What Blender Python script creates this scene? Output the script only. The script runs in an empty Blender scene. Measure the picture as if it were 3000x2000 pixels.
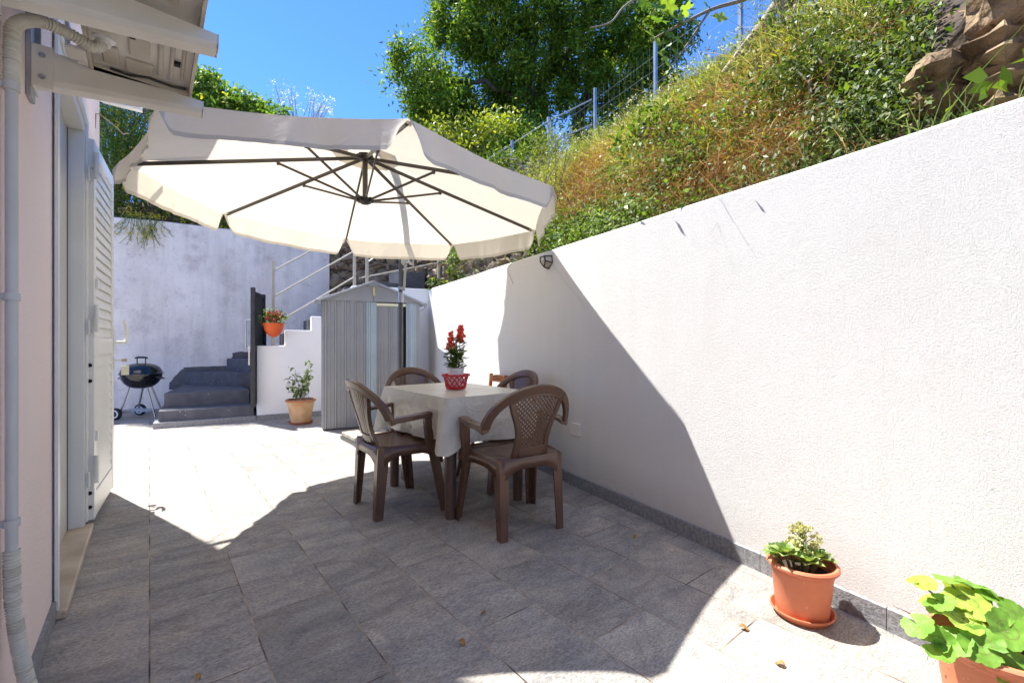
import bpy, math, random
import numpy as np
from mathutils import Vector, Matrix, noise as mnoise
random.seed(7); RNG = np.random.default_rng(11)
SC = bpy.context.scene; COL = SC.collection
rad = math.radians
V3 = Vector

# ------------------------------------------------------------------ helpers
class MB:
    def __init__(s): s.v = []; s.f = []
    def add(s, vs, fs):
        o = len(s.v); s.v += [tuple(v) for v in vs]; s.f += [tuple(i + o for i in f) for f in fs]; return s
    def box(s, x0, x1, y0, y1, z0, z1):
        return s.add([(x0,y0,z0),(x1,y0,z0),(x1,y1,z0),(x0,y1,z0),(x0,y0,z1),(x1,y0,z1),(x1,y1,z1),(x0,y1,z1)],
              [(3,2,1,0),(4,5,6,7),(0,1,5,4),(1,2,6,5),(2,3,7,6),(3,0,4,7)])
    def bar(s, a, b, w, h, up=(0,0,1)):
        a = V3(a); b = V3(b); d = (b-a).normalized(); up = V3(up)
        sd = d.cross(up)
        if sd.length < 1e-4: sd = d.cross(V3((1,0,0)))
        sd.normalize(); u = sd.cross(d).normalized()
        vs = []
        for p in (a, b):
            for i, j in ((-1,-1),(1,-1),(1,1),(-1,1)): vs.append(p + sd*(w/2*i) + u*(h/2*j))
        return s.add(vs, [(3,2,1,0),(4,5,6,7),(0,1,5,4),(1,2,6,5),(2,3,7,6),(3,0,4,7)])
    def tube(s, pts, r, n=10, cap=True, closed=False):
        pts = [V3(p) for p in pts]; m = len(pts); rs = r if isinstance(r, (list, tuple)) else [r]*m
        vs = []; fs = []; prev = None
        for i, p in enumerate(pts):
            if closed: t = pts[(i+1) % m] - pts[i-1]
            else: t = (pts[min(i+1, m-1)] - pts[max(i-1, 0)])
            t.normalize()
            if prev is None:
                a = V3((0,0,1)) if abs(t.z) < .9 else V3((1,0,0)); sd = t.cross(a).normalized()
            else:
                sd = prev - t*prev.dot(t)
                sd = sd.normalized() if sd.length > 1e-6 else t.cross(V3((0,0,1))).normalized()
            prev = sd; u = t.cross(sd)
            for k in range(n):
                an = 2*math.pi*k/n; vs.append(p + (sd*math.cos(an) + u*math.sin(an))*rs[i])
        for i in range(m if closed else m-1):
            j = (i+1) % m
            for k in range(n):
                k2 = (k+1) % n; fs.append((i*n+k, i*n+k2, j*n+k2, j*n+k))
        if cap and not closed:
            fs.append(tuple(range(n-1, -1, -1))); fs.append(tuple((m-1)*n+k for k in range(n)))
        return s.add(vs, fs)
    def lathe(s, prof, c=(0,0,0), n=32, sx=1, sy=1):
        vs = []; fs = []; m = len(prof)
        for (r, z) in prof:
            for k in range(n):
                a = 2*math.pi*k/n; vs.append((c[0]+r*math.cos(a)*sx, c[1]+r*math.sin(a)*sy, c[2]+z))
        for i in range(m-1):
            for k in range(n):
                k2 = (k+1) % n; fs.append((i*n+k, i*n+k2, (i+1)*n+k2, (i+1)*n+k))
        return s.add(vs, fs)
    def prism(s, poly, fn, h0, h1):
        n = len(poly)
        vs = [fn(x, y, h0) for x, y in poly] + [fn(x, y, h1) for x, y in poly]
        fs = [tuple(range(n-1, -1, -1)), tuple(range(n, 2*n))] + [(i, (i+1) % n, (i+1) % n+n, i+n) for i in range(n)]
        return s.add(vs, fs)
    def loft(s, secs, cap=True, closed=True):
        n = len(secs[0]); vs = [p for sec in secs for p in sec]; fs = []
        for i in range(len(secs)-1):
            for k in range(n if closed else n-1):
                k2 = (k+1) % n; fs.append((i*n+k, i*n+k2, (i+1)*n+k2, (i+1)*n+k))
        if cap and closed: fs.append(tuple(range(n-1, -1, -1))); fs.append(tuple((len(secs)-1)*n+k for k in range(n)))
        return s.add(vs, fs)
    def grid(s, fn, nu, nv, closed_u=False):
        vs = [fn(i/nu, j/nv) for j in range(nv+1) for i in range(nu+1)]; w = nu+1
        return s.add(vs, [(j*w+i, j*w+i+1, (j+1)*w+i+1, (j+1)*w+i) for j in range(nv) for i in range(nu)])
    def blob(s, c, r, seed=0, amp=.25, nu=10, nv=7, freq=1.6):
        c = V3(c); vs = []; fs = []
        off = V3((seed*3.17, seed*1.3, seed*7.7))
        for j in range(nv+1):
            th = math.pi*j/nv
            for i in range(nu):
                ph = 2*math.pi*i/nu
                d = V3((math.sin(th)*math.cos(ph), math.sin(th)*math.sin(ph), math.cos(th)))
                k = 1 + amp*mnoise.noise(d*freq+off)*1.6
                vs.append(c + V3((d.x*r[0]*k, d.y*r[1]*k, d.z*r[2]*k)))
        for j in range(nv):
            for i in range(nu):
                i2 = (i+1) % nu; fs.append((j*nu+i, (j+1)*nu+i, (j+1)*nu+i2, j*nu+i2))
        return s.add(vs, fs)
    def build(s, name, mat, parent=None, smooth=None, bevel=0, world=False, solid=0, seg=2):
        v = s.v
        if world and parent is not None:
            root = parent
            while root.parent: root = root.parent
            lo = root.location; v = [(p[0]-lo.x, p[1]-lo.y, p[2]-lo.z) for p in v]
        me = bpy.data.meshes.new(name); me.from_pydata(v, [], s.f); me.update()
        o = bpy.data.objects.new(name, me); COL.objects.link(o)
        if mat: me.materials.append(mat)
        if smooth is not None:
            me.polygons.foreach_set('use_smooth', [True]*len(me.polygons)); me.set_sharp_from_angle(angle=rad(smooth))
        if solid:
            m = o.modifiers.new('solid', 'SOLIDIFY'); m.thickness = solid; m.offset = 0
        if bevel:
            m = o.modifiers.new('bevel', 'BEVEL'); m.width = bevel; m.segments = seg; m.limit_method = 'ANGLE'; m.angle_limit = rad(40)
        if parent is not None: o.parent = parent
        return o

def raw(name, V, F, mat, parent=None, world=True):
    """mesh from numpy arrays, F (n,k)"""
    V = np.asarray(V, dtype=np.float32); F = np.asarray(F, dtype=np.int32)
    if world and parent is not None:
        root = parent
        while root.parent: root = root.parent
        V = V - np.array(root.location, dtype=np.float32)
    me = bpy.data.meshes.new(name); n, k = F.shape
    me.vertices.add(len(V)); me.vertices.foreach_set('co', V.ravel())
    me.loops.add(n*k); me.loops.foreach_set('vertex_index', F.ravel())
    me.polygons.add(n); me.polygons.foreach_set('loop_start', np.arange(0, n*k, k, dtype=np.int32))
    me.polygons.foreach_set('loop_total', np.full(n, k, dtype=np.int32))
    me.update(calc_edges=True); me.validate()
    o = bpy.data.objects.new(name, me); COL.objects.link(o)
    if mat: me.materials.append(mat)
    if parent is not None: o.parent = parent
    return o

def tag(o, label, cat, group=None):
    o['label'] = label; o['category'] = cat
    if group: o['group'] = group
    return o
def thing(name, label, cat, loc=(0,0,0), rz=0, group=None):
    o = bpy.data.objects.new(name, None); COL.objects.link(o); o.empty_display_size = .1
    o.location = loc; o.rotation_euler = (0,0,rz)
    return tag(o, label, cat, group)
def struct(o): o['kind'] = 'structure'; return o
def stuff(o, label, cat): o['kind'] = 'stuff'; return tag(o, label, cat)
def copy_tree(o, parent=None):
    c = o.copy(); COL.objects.link(c)
    if parent is not None: c.parent = parent
    for ch in list(o.children): copy_tree(ch, c)
    return c

# ------------------------------------------------------------------ materials
def srgb(r, g, b):
    f = lambda c: (c/255/12.92) if c/255 <= .04045 else ((c/255+.055)/1.055)**2.4
    return (f(r), f(g), f(b), 1)
def newmat(name):
    m = bpy.data.materials.new(name); m.use_nodes = True
    nt = m.node_tree; b = nt.nodes['Principled BSDF']
    return m, nt, b
def N(nt, t, **kw):
    n = nt.nodes.new(t)
    for k, v in kw.items():
        if k in n.inputs: n.inputs[k].default_value = v
        else: setattr(n, k, v)
    return n
def ramp(nt, stops, interp='LINEAR'):
    n = nt.nodes.new('ShaderNodeValToRGB'); cr = n.color_ramp; cr.interpolation = interp
    while len(cr.elements) > 1: cr.elements.remove(cr.elements[-1])
    cr.elements[0].position = stops[0][0]; cr.elements[0].color = stops[0][1]
    for p, c in stops[1:]:
        e = cr.elements.new(p); e.color = c
    return n
def c4(c): return (c, c, c, 1) if isinstance(c, (int, float)) else (tuple(c) if len(c) == 4 else (*c, 1))
def mat(name, col, col2=None, rough=.6, scale=8, detail=4, lo=.35, hi=.65, bump=0, bscale=60, bdetail=3, bdist=.01, metal=0, spec=.5, coord='Object', speck=None, coat=0):
    m, nt, b = newmat(name); L = nt.links
    tc = N(nt, 'ShaderNodeTexCoord'); co = tc.outputs[coord] if coord != 'World' else N(nt, 'ShaderNodeNewGeometry').outputs['Position']
    b.inputs['Roughness'].default_value = rough; b.inputs['Metallic'].default_value = metal
    b.inputs['Specular IOR Level'].default_value = spec; b.inputs['Coat Weight'].default_value = coat
    out = None
    if col2 is not None:
        n = N(nt, 'ShaderNodeTexNoise', Scale=scale, Detail=detail); L.new(co, n.inputs['Vector'])
        r = ramp(nt, [(lo, c4(col)), (hi, c4(col2))]); L.new(n.outputs['Fac'], r.inputs['Fac']); out = r.outputs['Color']
    if speck:
        sc, th, sc_col = speck
        n = N(nt, 'ShaderNodeTexNoise', Scale=sc, Detail=2); L.new(co, n.inputs['Vector'])
        r = ramp(nt, [(th, (0,0,0,1)), (th+.03, (1,1,1,1))]); L.new(n.outputs['Fac'], r.inputs['Fac'])
        mx = N(nt, 'ShaderNodeMixRGB'); L.new(r.outputs['Color'], mx.inputs['Fac'])
        if out: L.new(out, mx.inputs['Color1'])
        else: mx.inputs['Color1'].default_value = c4(col)
        mx.inputs['Color2'].default_value = c4(sc_col); out = mx.outputs['Color']
    if out: L.new(out, b.inputs['Base Color'])
    else: b.inputs['Base Color'].default_value = c4(col)
    if bump:
        n = N(nt, 'ShaderNodeTexNoise', Scale=bscale, Detail=bdetail); L.new(co, n.inputs['Vector'])
        bp = N(nt, 'ShaderNodeBump', Strength=bump, Distance=bdist); L.new(n.outputs['Fac'], bp.inputs['Height'])
        L.new(bp.outputs['Normal'], b.inputs['Normal'])
    return m

def leafmat(name, stops, trans=.35, rough=.5, spec=.35, mott=0):
    """foliage: each leaf its own tone; some light passes through the blade"""
    m, nt, b = newmat(name); L = nt.links
    g = N(nt, 'ShaderNodeNewGeometry'); r = ramp(nt, [(p, c4(c)) for p, c in stops]); L.new(g.outputs['Random Per Island'], r.inputs['Fac'])
    n = N(nt, 'ShaderNodeTexNoise', Scale=.9, Detail=2); L.new(g.outputs['Position'], n.inputs['Vector'])
    mr = N(nt, 'ShaderNodeMapRange'); mr.inputs['From Min'].default_value = .3; mr.inputs['From Max'].default_value = .7
    mr.inputs['To Min'].default_value = .75; mr.inputs['To Max'].default_value = 1.25; L.new(n.outputs['Fac'], mr.inputs['Value'])
    hs = N(nt, 'ShaderNodeHueSaturation', Saturation=1.0); L.new(r.outputs['Color'], hs.inputs['Color']); L.new(mr.outputs['Result'], hs.inputs['Value'])
    if mott:
        n5 = N(nt, 'ShaderNodeTexNoise', Scale=38, Detail=5, Roughness=.65); L.new(g.outputs['Position'], n5.inputs['Vector'])
        r5 = ramp(nt, [(.32, (.62,.70,.6,1)), (.5, (1,1,1,1)), (.68, (1.3,1.2,1.1,1))]); L.new(n5.outputs['Fac'], r5.inputs['Fac'])
        m5 = N(nt, 'ShaderNodeMixRGB', blend_type='MULTIPLY'); m5.inputs['Fac'].default_value = mott; L.new(hs.outputs['Color'], m5.inputs['Color1']); L.new(r5.outputs['Color'], m5.inputs['Color2']); hs = m5
        bp = N(nt, 'ShaderNodeBump', Strength=.5, Distance=.004); L.new(n5.outputs['Fac'], bp.inputs['Height']); L.new(bp.outputs['Normal'], b.inputs['Normal'])
    L.new(hs.outputs['Color'], b.inputs['Base Color']); b.inputs['Roughness'].default_value = rough; b.inputs['Specular IOR Level'].default_value = spec
    t = N(nt, 'ShaderNodeBsdfTranslucent'); mu = N(nt, 'ShaderNodeMixRGB', blend_type='MULTIPLY'); mu.inputs['Fac'].default_value = 1
    mu.inputs['Color2'].default_value = (1.25, 1.25, .45, 1); L.new(hs.outputs['Color'], mu.inputs['Color1']); L.new(mu.outputs['Color'], t.inputs['Color'])
    mx = N(nt, 'ShaderNodeMixShader'); mx.inputs['Fac'].default_value = trans
    L.new(b.outputs['BSDF'], mx.inputs[1]); L.new(t.outputs['BSDF'], mx.inputs[2])
    L.new(mx.outputs['Shader'], nt.nodes['Material Output'].inputs['Surface'])
    return m

def stucco(name, col, col2, bs=.5, sc=75, warm=None):
    m, nt, b = newmat(name); L = nt.links
    g = N(nt, 'ShaderNodeNewGeometry').outputs['Position']
    n = N(nt, 'ShaderNodeTexNoise', Scale=1.3, Detail=6, Roughness=.6); L.new(g, n.inputs['Vector'])
    r = ramp(nt, [(.3, c4(col2)), (.6, c4(col))]); L.new(n.outputs['Fac'], r.inputs['Fac'])
    # a few dark nicks and scuffs
    n2 = N(nt, 'ShaderNodeTexNoise', Scale=14, Detail=3); L.new(g, n2.inputs['Vector'])
    r2 = ramp(nt, [(.77, (0,0,0,1)), (.80, (1,1,1,1))]); L.new(n2.outputs['Fac'], r2.inputs['Fac'])
    mx = N(nt, 'ShaderNodeMixRGB'); L.new(r2.outputs['Color'], mx.inputs['Fac']); L.new(r.outputs['Color'], mx.inputs['Color1'])
    mx.inputs['Color2'].default_value = (col2[0]*.62, col2[1]*.6, col2[2]*.56, 1); L.new(mx.outputs['Color'], b.inputs['Base Color'])
    b.inputs['Roughness'].default_value = .9; b.inputs['Specular IOR Level'].default_value = .2
    if warm:
        mpr = N(nt, 'ShaderNodeMapping'); mpr.inputs['Scale'].default_value = (1,1,.09); L.new(g, mpr.inputs['Vector'])
        nr = N(nt, 'ShaderNodeTexNoise', Scale=7, Detail=6, Roughness=.6); L.new(mpr.outputs[0], nr.inputs['Vector'])
        rr0 = ramp(nt, [(.50, (1,1,1,1)), (.70, (.86,.85,.83,1))]); L.new(nr.outputs['Fac'], rr0.inputs['Fac'])
        mr0 = N(nt, 'ShaderNodeMixRGB', blend_type='MULTIPLY'); mr0.inputs['Fac'].default_value = .2; L.new(mx.outputs['Color'], mr0.inputs['Color1']); L.new(rr0.outputs['Color'], mr0.inputs['Color2'])
        sz = N(nt, 'ShaderNodeSeparateXYZ'); L.new(g, sz.inputs[0])
        mz = N(nt, 'ShaderNodeMapRange'); mz.inputs['From Min'].default_value = .08; mz.inputs['From Max'].default_value = .30; mz.inputs['To Min'].default_value = .62; mz.inputs['To Max'].default_value = 0; L.new(sz.outputs['Z'], mz.inputs['Value'])
        nd = N(nt, 'ShaderNodeTexNoise', Scale=11, Detail=6, Roughness=.7); L.new(g, nd.inputs['Vector'])
        md = N(nt, 'ShaderNodeMath', operation='MULTIPLY'); L.new(mz.outputs[0], md.inputs[0]); L.new(nd.outputs['Fac'], md.inputs[1])
        mdx = N(nt, 'ShaderNodeMixRGB'); L.new(md.outputs[0], mdx.inputs['Fac']); L.new(mr0.outputs['Color'], mdx.inputs['Color1']); mdx.inputs['Color2'].default_value = (.52,.48,.42,1)
        L.new(mdx.outputs['Color'], b.inputs['Base Color'])
    v = N(nt, 'ShaderNodeTexVoronoi', Scale=sc, feature='SMOOTH_F1'); v.inputs['Smoothness'].default_value = .6
    nz = N(nt, 'ShaderNodeTexNoise', Scale=sc*.8, Detail=3); L.new(g, nz.inputs['Vector'])
    mxv = N(nt, 'ShaderNodeMixRGB'); mxv.inputs['Fac'].default_value = .03; L.new(g, mxv.inputs['Color1']); L.new(nz.outputs['Color'], mxv.inputs['Color2'])
    L.new(mxv.outputs['Color'], v.inputs['Vector'])
    ad = N(nt, 'ShaderNodeMath', operation='SUBTRACT'); L.new(nz.outputs['Fac'], ad.inputs[0]); L.new(v.outputs['Distance'], ad.inputs[1])
    n3 = N(nt, 'ShaderNodeTexNoise', Scale=3, Detail=3); L.new(g, n3.inputs['Vector'])
    bp2 = N(nt, 'ShaderNodeBump', Strength=.25, Distance=.03); L.new(n3.outputs['Fac'], bp2.inputs['Height'])
    bp = N(nt, 'ShaderNodeBump', Strength=bs, Distance=.0045); L.new(ad.outputs[0], bp.inputs['Height']); L.new(bp2.outputs['Normal'], bp.inputs['Normal'])
    L.new(bp.outputs['Normal'], b.inputs['Normal'])
    return m

def tilemat():
    m, nt, b = newmat('slate_tile'); L = nt.links
    g = N(nt, 'ShaderNodeNewGeometry').outputs['Position']
    sp = N(nt, 'ShaderNodeSeparateXYZ'); L.new(g, sp.inputs[0])
    sub = N(nt, 'ShaderNodeMath', operation='SUBTRACT'); sub.inputs[1].default_value = .17-6.1; L.new(sp.outputs['Y'], sub.inputs[0])
    ax = N(nt, 'ShaderNodeMath', operation='ADD'); ax.inputs[1].default_value = 6.14; L.new(sp.outputs['X'], ax.inputs[0])
    cb = N(nt, 'ShaderNodeCombineXYZ'); L.new(sub.outputs[0], cb.inputs['X']); L.new(ax.outputs[0], cb.inputs['Y'])
    br = N(nt, 'ShaderNodeTexBrick'); br.offset = .5; br.offset_frequency = 2
    br.inputs['Color1'].default_value = (0,0,0,1); br.inputs['Color2'].default_value = (1,1,1,1); br.inputs['Mortar'].default_value = (.5,.5,.5,1)
    br.inputs['Scale'].default_value = 1; br.inputs['Brick Width'].default_value = .61; br.inputs['Row Height'].default_value = .307
    br.inputs['Mortar Size'].default_value = .0027; br.inputs['Mortar Smooth'].default_value = .25
    L.new(cb.outputs[0], br.inputs['Vector'])
    # every tile its own cut of the slate pattern
    sc = N(nt, 'ShaderNodeVectorMath', operation='SCALE'); L.new(br.outputs['Color'], sc.inputs[0]); sc.inputs['Scale'].default_value = 37
    va = N(nt, 'ShaderNodeVectorMath', operation='ADD'); L.new(g, va.inputs[0]); L.new(sc.outputs[0], va.inputs[1])
    mp = N(nt, 'ShaderNodeMapping'); mp.inputs['Rotation'].default_value = (0,0,rad(38)); mp.inputs['Scale'].default_value = (1, 2.5, 1); L.new(va.outputs[0], mp.inputs['Vector'])
    st = N(nt, 'ShaderNodeTexNoise', Scale=3.2, Detail=9, Roughness=.66, Distortion=.6); L.new(mp.outputs[0], st.inputs['Vector'])
    cl = N(nt, 'ShaderNodeTexNoise', Scale=3.5, Detail=5, Roughness=.6); L.new(va.outputs[0], cl.inputs['Vector'])
    r1 = ramp(nt, [(.25, srgb(128,126,123)), (.43, srgb(157,153,147)), (.57, srgb(170,164,155)), (.76, srgb(194,187,176))]); L.new(st.outputs['Fac'], r1.inputs['Fac'])
    r2 = ramp(nt, [(.35, (.95,.96,.98,1)), (.65, (1.05,1,.94,1))]); L.new(cl.outputs['Fac'], r2.inputs['Fac'])
    m1 = N(nt, 'ShaderNodeMixRGB', blend_type='MULTIPLY'); m1.inputs['Fac'].default_value = 1; L.new(r1.outputs['Color'], m1.inputs['Color1']); L.new(r2.outputs['Color'], m1.inputs['Color2'])
    wv = N(nt, 'ShaderNodeTexNoise', Scale=1.5, Detail=5, Roughness=.6, Distortion=1.2); L.new(mp.outputs[0], wv.inputs['Vector'])
    rv = ramp(nt, [(.44, (1,1,1,1)), (.492, (.76,.76,.77,1)), (.515, (.81,.81,.82,1)), (.57, (1,1,1,1))]); L.new(wv.outputs['Fac'], rv.inputs['Fac'])
    m1b = N(nt, 'ShaderNodeMixRGB', blend_type='MULTIPLY'); m1b.inputs['Fac'].default_value = .75; L.new(m1.outputs['Color'], m1b.inputs['Color1']); L.new(rv.outputs['Color'], m1b.inputs['Color2']); m1 = m1b
    # per-tile tone
    mr = N(nt, 'ShaderNodeMapRange'); L.new(br.outputs['Color'], mr.inputs['Value']); mr.inputs['To Min'].default_value = .82; mr.inputs['To Max'].default_value = 1.12
    hs = N(nt, 'ShaderNodeHueSaturation'); L.new(m1.outputs['Color'], hs.inputs['Color']); L.new(mr.outputs[0], hs.inputs['Value'])
    fg = N(nt, 'ShaderNodeTexNoise', Scale=85, Detail=4, Roughness=.7); L.new(mp.outputs[0], fg.inputs['Vector']); fg.inputs['Scale'].default_value = 72
    r3 = ramp(nt, [(.34, (.6,.6,.6,1)), (.5, (1,1,1,1)), (.66, (1.38,1.36,1.32,1))]); L.new(fg.outputs['Fac'], r3.inputs['Fac'])
    m2 = N(nt, 'ShaderNodeMixRGB', blend_type='MULTIPLY'); m2.inputs['Fac'].default_value = 1; L.new(hs.outputs['Color'], m2.inputs['Color1']); L.new(r3.outputs['Color'], m2.inputs['Color2'])
    # dry brown stains
    sn = N(nt, 'ShaderNodeTexNoise', Scale=2.1, Detail=3); L.new(g, sn.inputs['Vector'])
    rs = ramp(nt, [(.66, (0,0,0,1)), (.78, (.55,.55,.55,1))]); L.new(sn.outputs['Fac'], rs.inputs['Fac'])
    m3 = N(nt, 'ShaderNodeMixRGB'); L.new(rs.outputs['Color'], m3.inputs['Fac']); L.new(m2.outputs['Color'], m3.inputs['Color1']); m3.inputs['Color2'].default_value = srgb(128,112,92)
    # joints: pale grout with dirty stretches
    gn = N(nt, 'ShaderNodeTexNoise', Scale=5, Detail=3); L.new(g, gn.inputs['Vector'])
    gr = ramp(nt, [(.38, srgb(186,168,142)), (.52, srgb(132,116,98)), (.64, srgb(58,48,38))]); L.new(gn.outputs['Fac'], gr.inputs['Fac'])
    m4 = N(nt, 'ShaderNodeMixRGB'); L.new(br.outputs['Fac'], m4.inputs['Fac']); L.new(m3.outputs['Color'], m4.inputs['Color1']); L.new(gr.outputs['Color'], m4.inputs['Color2'])
    L.new(m4.outputs['Color'], b.inputs['Base Color'])
    b.inputs['Roughness'].default_value = .62; b.inputs['Specular IOR Level'].default_value = .3
    h = N(nt, 'ShaderNodeMath', operation='MULTIPLY_ADD'); L.new(st.outputs['Fac'], h.inputs[0]); h.inputs[1].default_value = .9; L.new(fg.outputs['Fac'], h.inputs[2])
    h2 = N(nt, 'ShaderNodeMath', operation='SUBTRACT'); L.new(h.outputs[0], h2.inputs[0]); L.new(br.outputs['Fac'], h2.inputs[1])
    bp = N(nt, 'ShaderNodeBump', Strength=.7, Distance=.007); L.new(h2.outputs[0], bp.inputs['Height']); L.new(bp.outputs['Normal'], b.inputs['Normal'])
    return m

M = {}
M['tile'] = tilemat()
M['stucco'] = stucco('white_stucco', (.85,.835,.81), (.81,.795,.77), .8, 210, True)
M['parapet'] = stucco('white_paint_plaster', (.84,.84,.84), (.78,.78,.79), .25, 60)
M['pink'] = stucco('pink_plaster', (.86,.735,.69), (.82,.69,.64), .3, 110)
M['skirt'] = mat('grey_stone_skirting', srgb(120,121,124), srgb(150,150,150), .7, 60, 4, bump=.3, bscale=120, coord='World')
M['marble'] = mat('beige_marble', srgb(206,190,166), srgb(176,156,130), .35, 7, 6, coord='World')
M['alu'] = mat('white_lacquered_aluminium', srgb(228,228,222), srgb(220,220,214), .35, 3)
M['doorgrey'] = mat('grey_door_panel', srgb(188,188,184), srgb(182,182,178), .4, 2)
M['gap'] = mat('dark_gap', (.01,.009,.008), None, .8)
M['pvc'] = mat('grey_pvc', srgb(196,196,192), srgb(186,186,182), .45, 6)
M['hose'] = mat('beige_corrugated_hose', srgb(208,206,192), srgb(190,186,170), .5, 10)
M['acpan'] = mat('beige_sheet_metal', srgb(196,188,172), srgb(176,168,150), .45, 9, 4)
M['acwhite'] = mat('white_sheet_metal', srgb(222,218,208), srgb(206,202,190), .4, 5)
M['bolt'] = mat('steel_bolt', (.45,.45,.44), None, .35, metal=.9)
M['galv'] = mat('galvanised_plate', srgb(172,172,174), srgb(150,150,154), .45, 6, metal=.3)
M['black'] = mat('black_plastic', (.012,.012,.012), None, .4)
M['steps'] = mat('dark_grey_floor_paint', (.062,.066,.082), (.092,.096,.112),   .6, 9, 5, bump=.1, bscale=30, coord='World', speck=(38,.735,(.55,.55,.57)))
M['rail'] = mat('taupe_painted_steel', srgb(176,170,154), srgb(160,154,140), .45, 6)
M['hrail'] = mat('galvanised_rail', srgb(176,180,178), srgb(150,154,152), .4, 6, metal=.4)
M['gate'] = mat('dark_gate_steel', (.018,.018,.02), (.03,.03,.032), .55, 12)
M['shed'] = mat('grey_metal_cladding', srgb(150,151,154), srgb(140,142,146), .4, 3, metal=.15)
M['shedlight'] = mat('pale_blue_metal_strip', srgb(168,182,192), srgb(158,172,182), .4, 3, metal=.15)
M['shedroof'] = mat('roof_trim_metal', srgb(166,170,175), srgb(156,160,166), .38, 4, metal=.2)
M['parmetal'] = mat('dark_bronze_tube', srgb(74,69,64), srgb(66,62,58), .38, 5, metal=.35)
M['parpole'] = mat('anthracite_pole', (.065,.067,.07), (.08,.082,.085), .33, 5, metal=.4)
M['slab'] = mat('beige_concrete_slab', srgb(186,174,150), srgb(160,150,130), .85, 12, bump=.3)
M['plastic'] = mat('brown_moulded_plastic', srgb(102,76,60), srgb(93,68,54), .27, 5, spec=.5, speck=(36,.70,srgb(118,92,75)))
M['tablep'] = mat('brown_table_plastic', srgb(100,77,63), srgb(92,70,57), .34, 4)
M['wood'] = mat('honey_wood', srgb(178,112,52), srgb(146,84,36), .42, 12, 6)
M['rush'] = mat('woven_rush', srgb(196,164,110), srgb(160,126,80), .8, 60)
M['terra'] = mat('terracotta_plastic', srgb(208,124,88), srgb(196,112,78), .55, 9, 5, speck=(60,.72,srgb(222,150,118)), bump=.06, bscale=40)
M['terraold'] = mat('weathered_terracotta', srgb(214,180,138), srgb(196,150,104), .8, 7, 5, bump=.12, bscale=40)
M['terraedge'] = mat('terracotta_rim', srgb(184,120,84), srgb(170,104,70), .7, 9)
M['orange'] = mat('orange_plastic', srgb(214,92,30), srgb(200,80,24), .45, 6)
M['soil'] = mat('dark_soil', (.03,.02,.013), (.06,.042,.03), .95, 40, bump=.6, bscale=60)
M['red'] = mat('red_plastic', (.55,.012,.02), None, .3)
M['whitepot'] = mat('white_plastic', (.75,.74,.72), None, .35)
M['enamel'] = mat('black_enamel', (.006,.006,.007), None, .14, spec=.6, coat=.4)
M['chrome'] = mat('steel_leg', (.34,.34,.34), None, .3, metal=.9)
M['rubber'] = mat('black_rubber', (.012,.012,.012), None, .7)
M['hub'] = mat('white_wheel_ring', srgb(214,218,224), None, .4)
M['string'] = mat('pale_cord', srgb(206,200,188), None, .8)
M['brass'] = mat('brass', (.55,.43,.24), None, .35, metal=.9)
M['tagw'] = mat('cream_plastic_tag', srgb(232,228,196), None, .4)
M['yellow'] = mat('yellow_tab', srgb(212,198,120), None, .5)
M['cover'] = mat('white_cover_plate', srgb(226,222,214), None, .4)
M['lampglass'] = mat('solar_panel_glass', srgb(190,180,160), None, .15)
M['bark'] = mat('dark_bark', (.06,.045,.032), (.11,.085,.06), .9, 18, 5, bump=.8, bscale=24, coord='World', bdist=.03)
M['twig'] = mat('grey_twig', (.24,.19,.13), (.34,.28,.2), .85, 16, coord='World')
M['stem'] = mat('green_stem', (.12,.17,.05), (.17,.13,.06), .6, 20)
M['earth'] = mat('dry_earth', (.05,.034,.02), (.10,.065,.038), .95, 3, 7, bump=.9, bscale=9, coord='World', bdist=.06)
M['meadow'] = mat('rough_ground', (.07,.075,.03), (.15,.12,.06), .95, 1.5, 7, bump=.8, bscale=6, coord='World', bdist=.06)
M['stone'] = mat('rubble_stone', srgb(150,132,108), srgb(104,90,74), .9, 5, 7, bump=.8, bscale=18, bdetail=6, bdist=.03, coord='World', speck=(11,.66,(.05,.05,.03)))
M['boulder'] = mat('brown_boulder', srgb(160,136,104), srgb(104,84,60), .95, 9, 8, bump=1, bscale=22, bdetail=8, bdist=.035, coord='World', speck=(16,.64,(.09,.075,.05)))
M['mortar'] = mat('earth_mortar', srgb(92,80,62), srgb(52,44,34), .95, 7, 6, bump=.9, bscale=14, coord='World', bdist=.03)
M['fencepost'] = mat('blue_grey_fence_steel', srgb(140,154,168), srgb(118,132,148), .4, 6, metal=.2)
M['concrete'] = mat('grey_painted_concrete', (.075,.078,.088), (.11,.113,.122), .8, 5, 5, bump=.3, coord='World')

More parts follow.
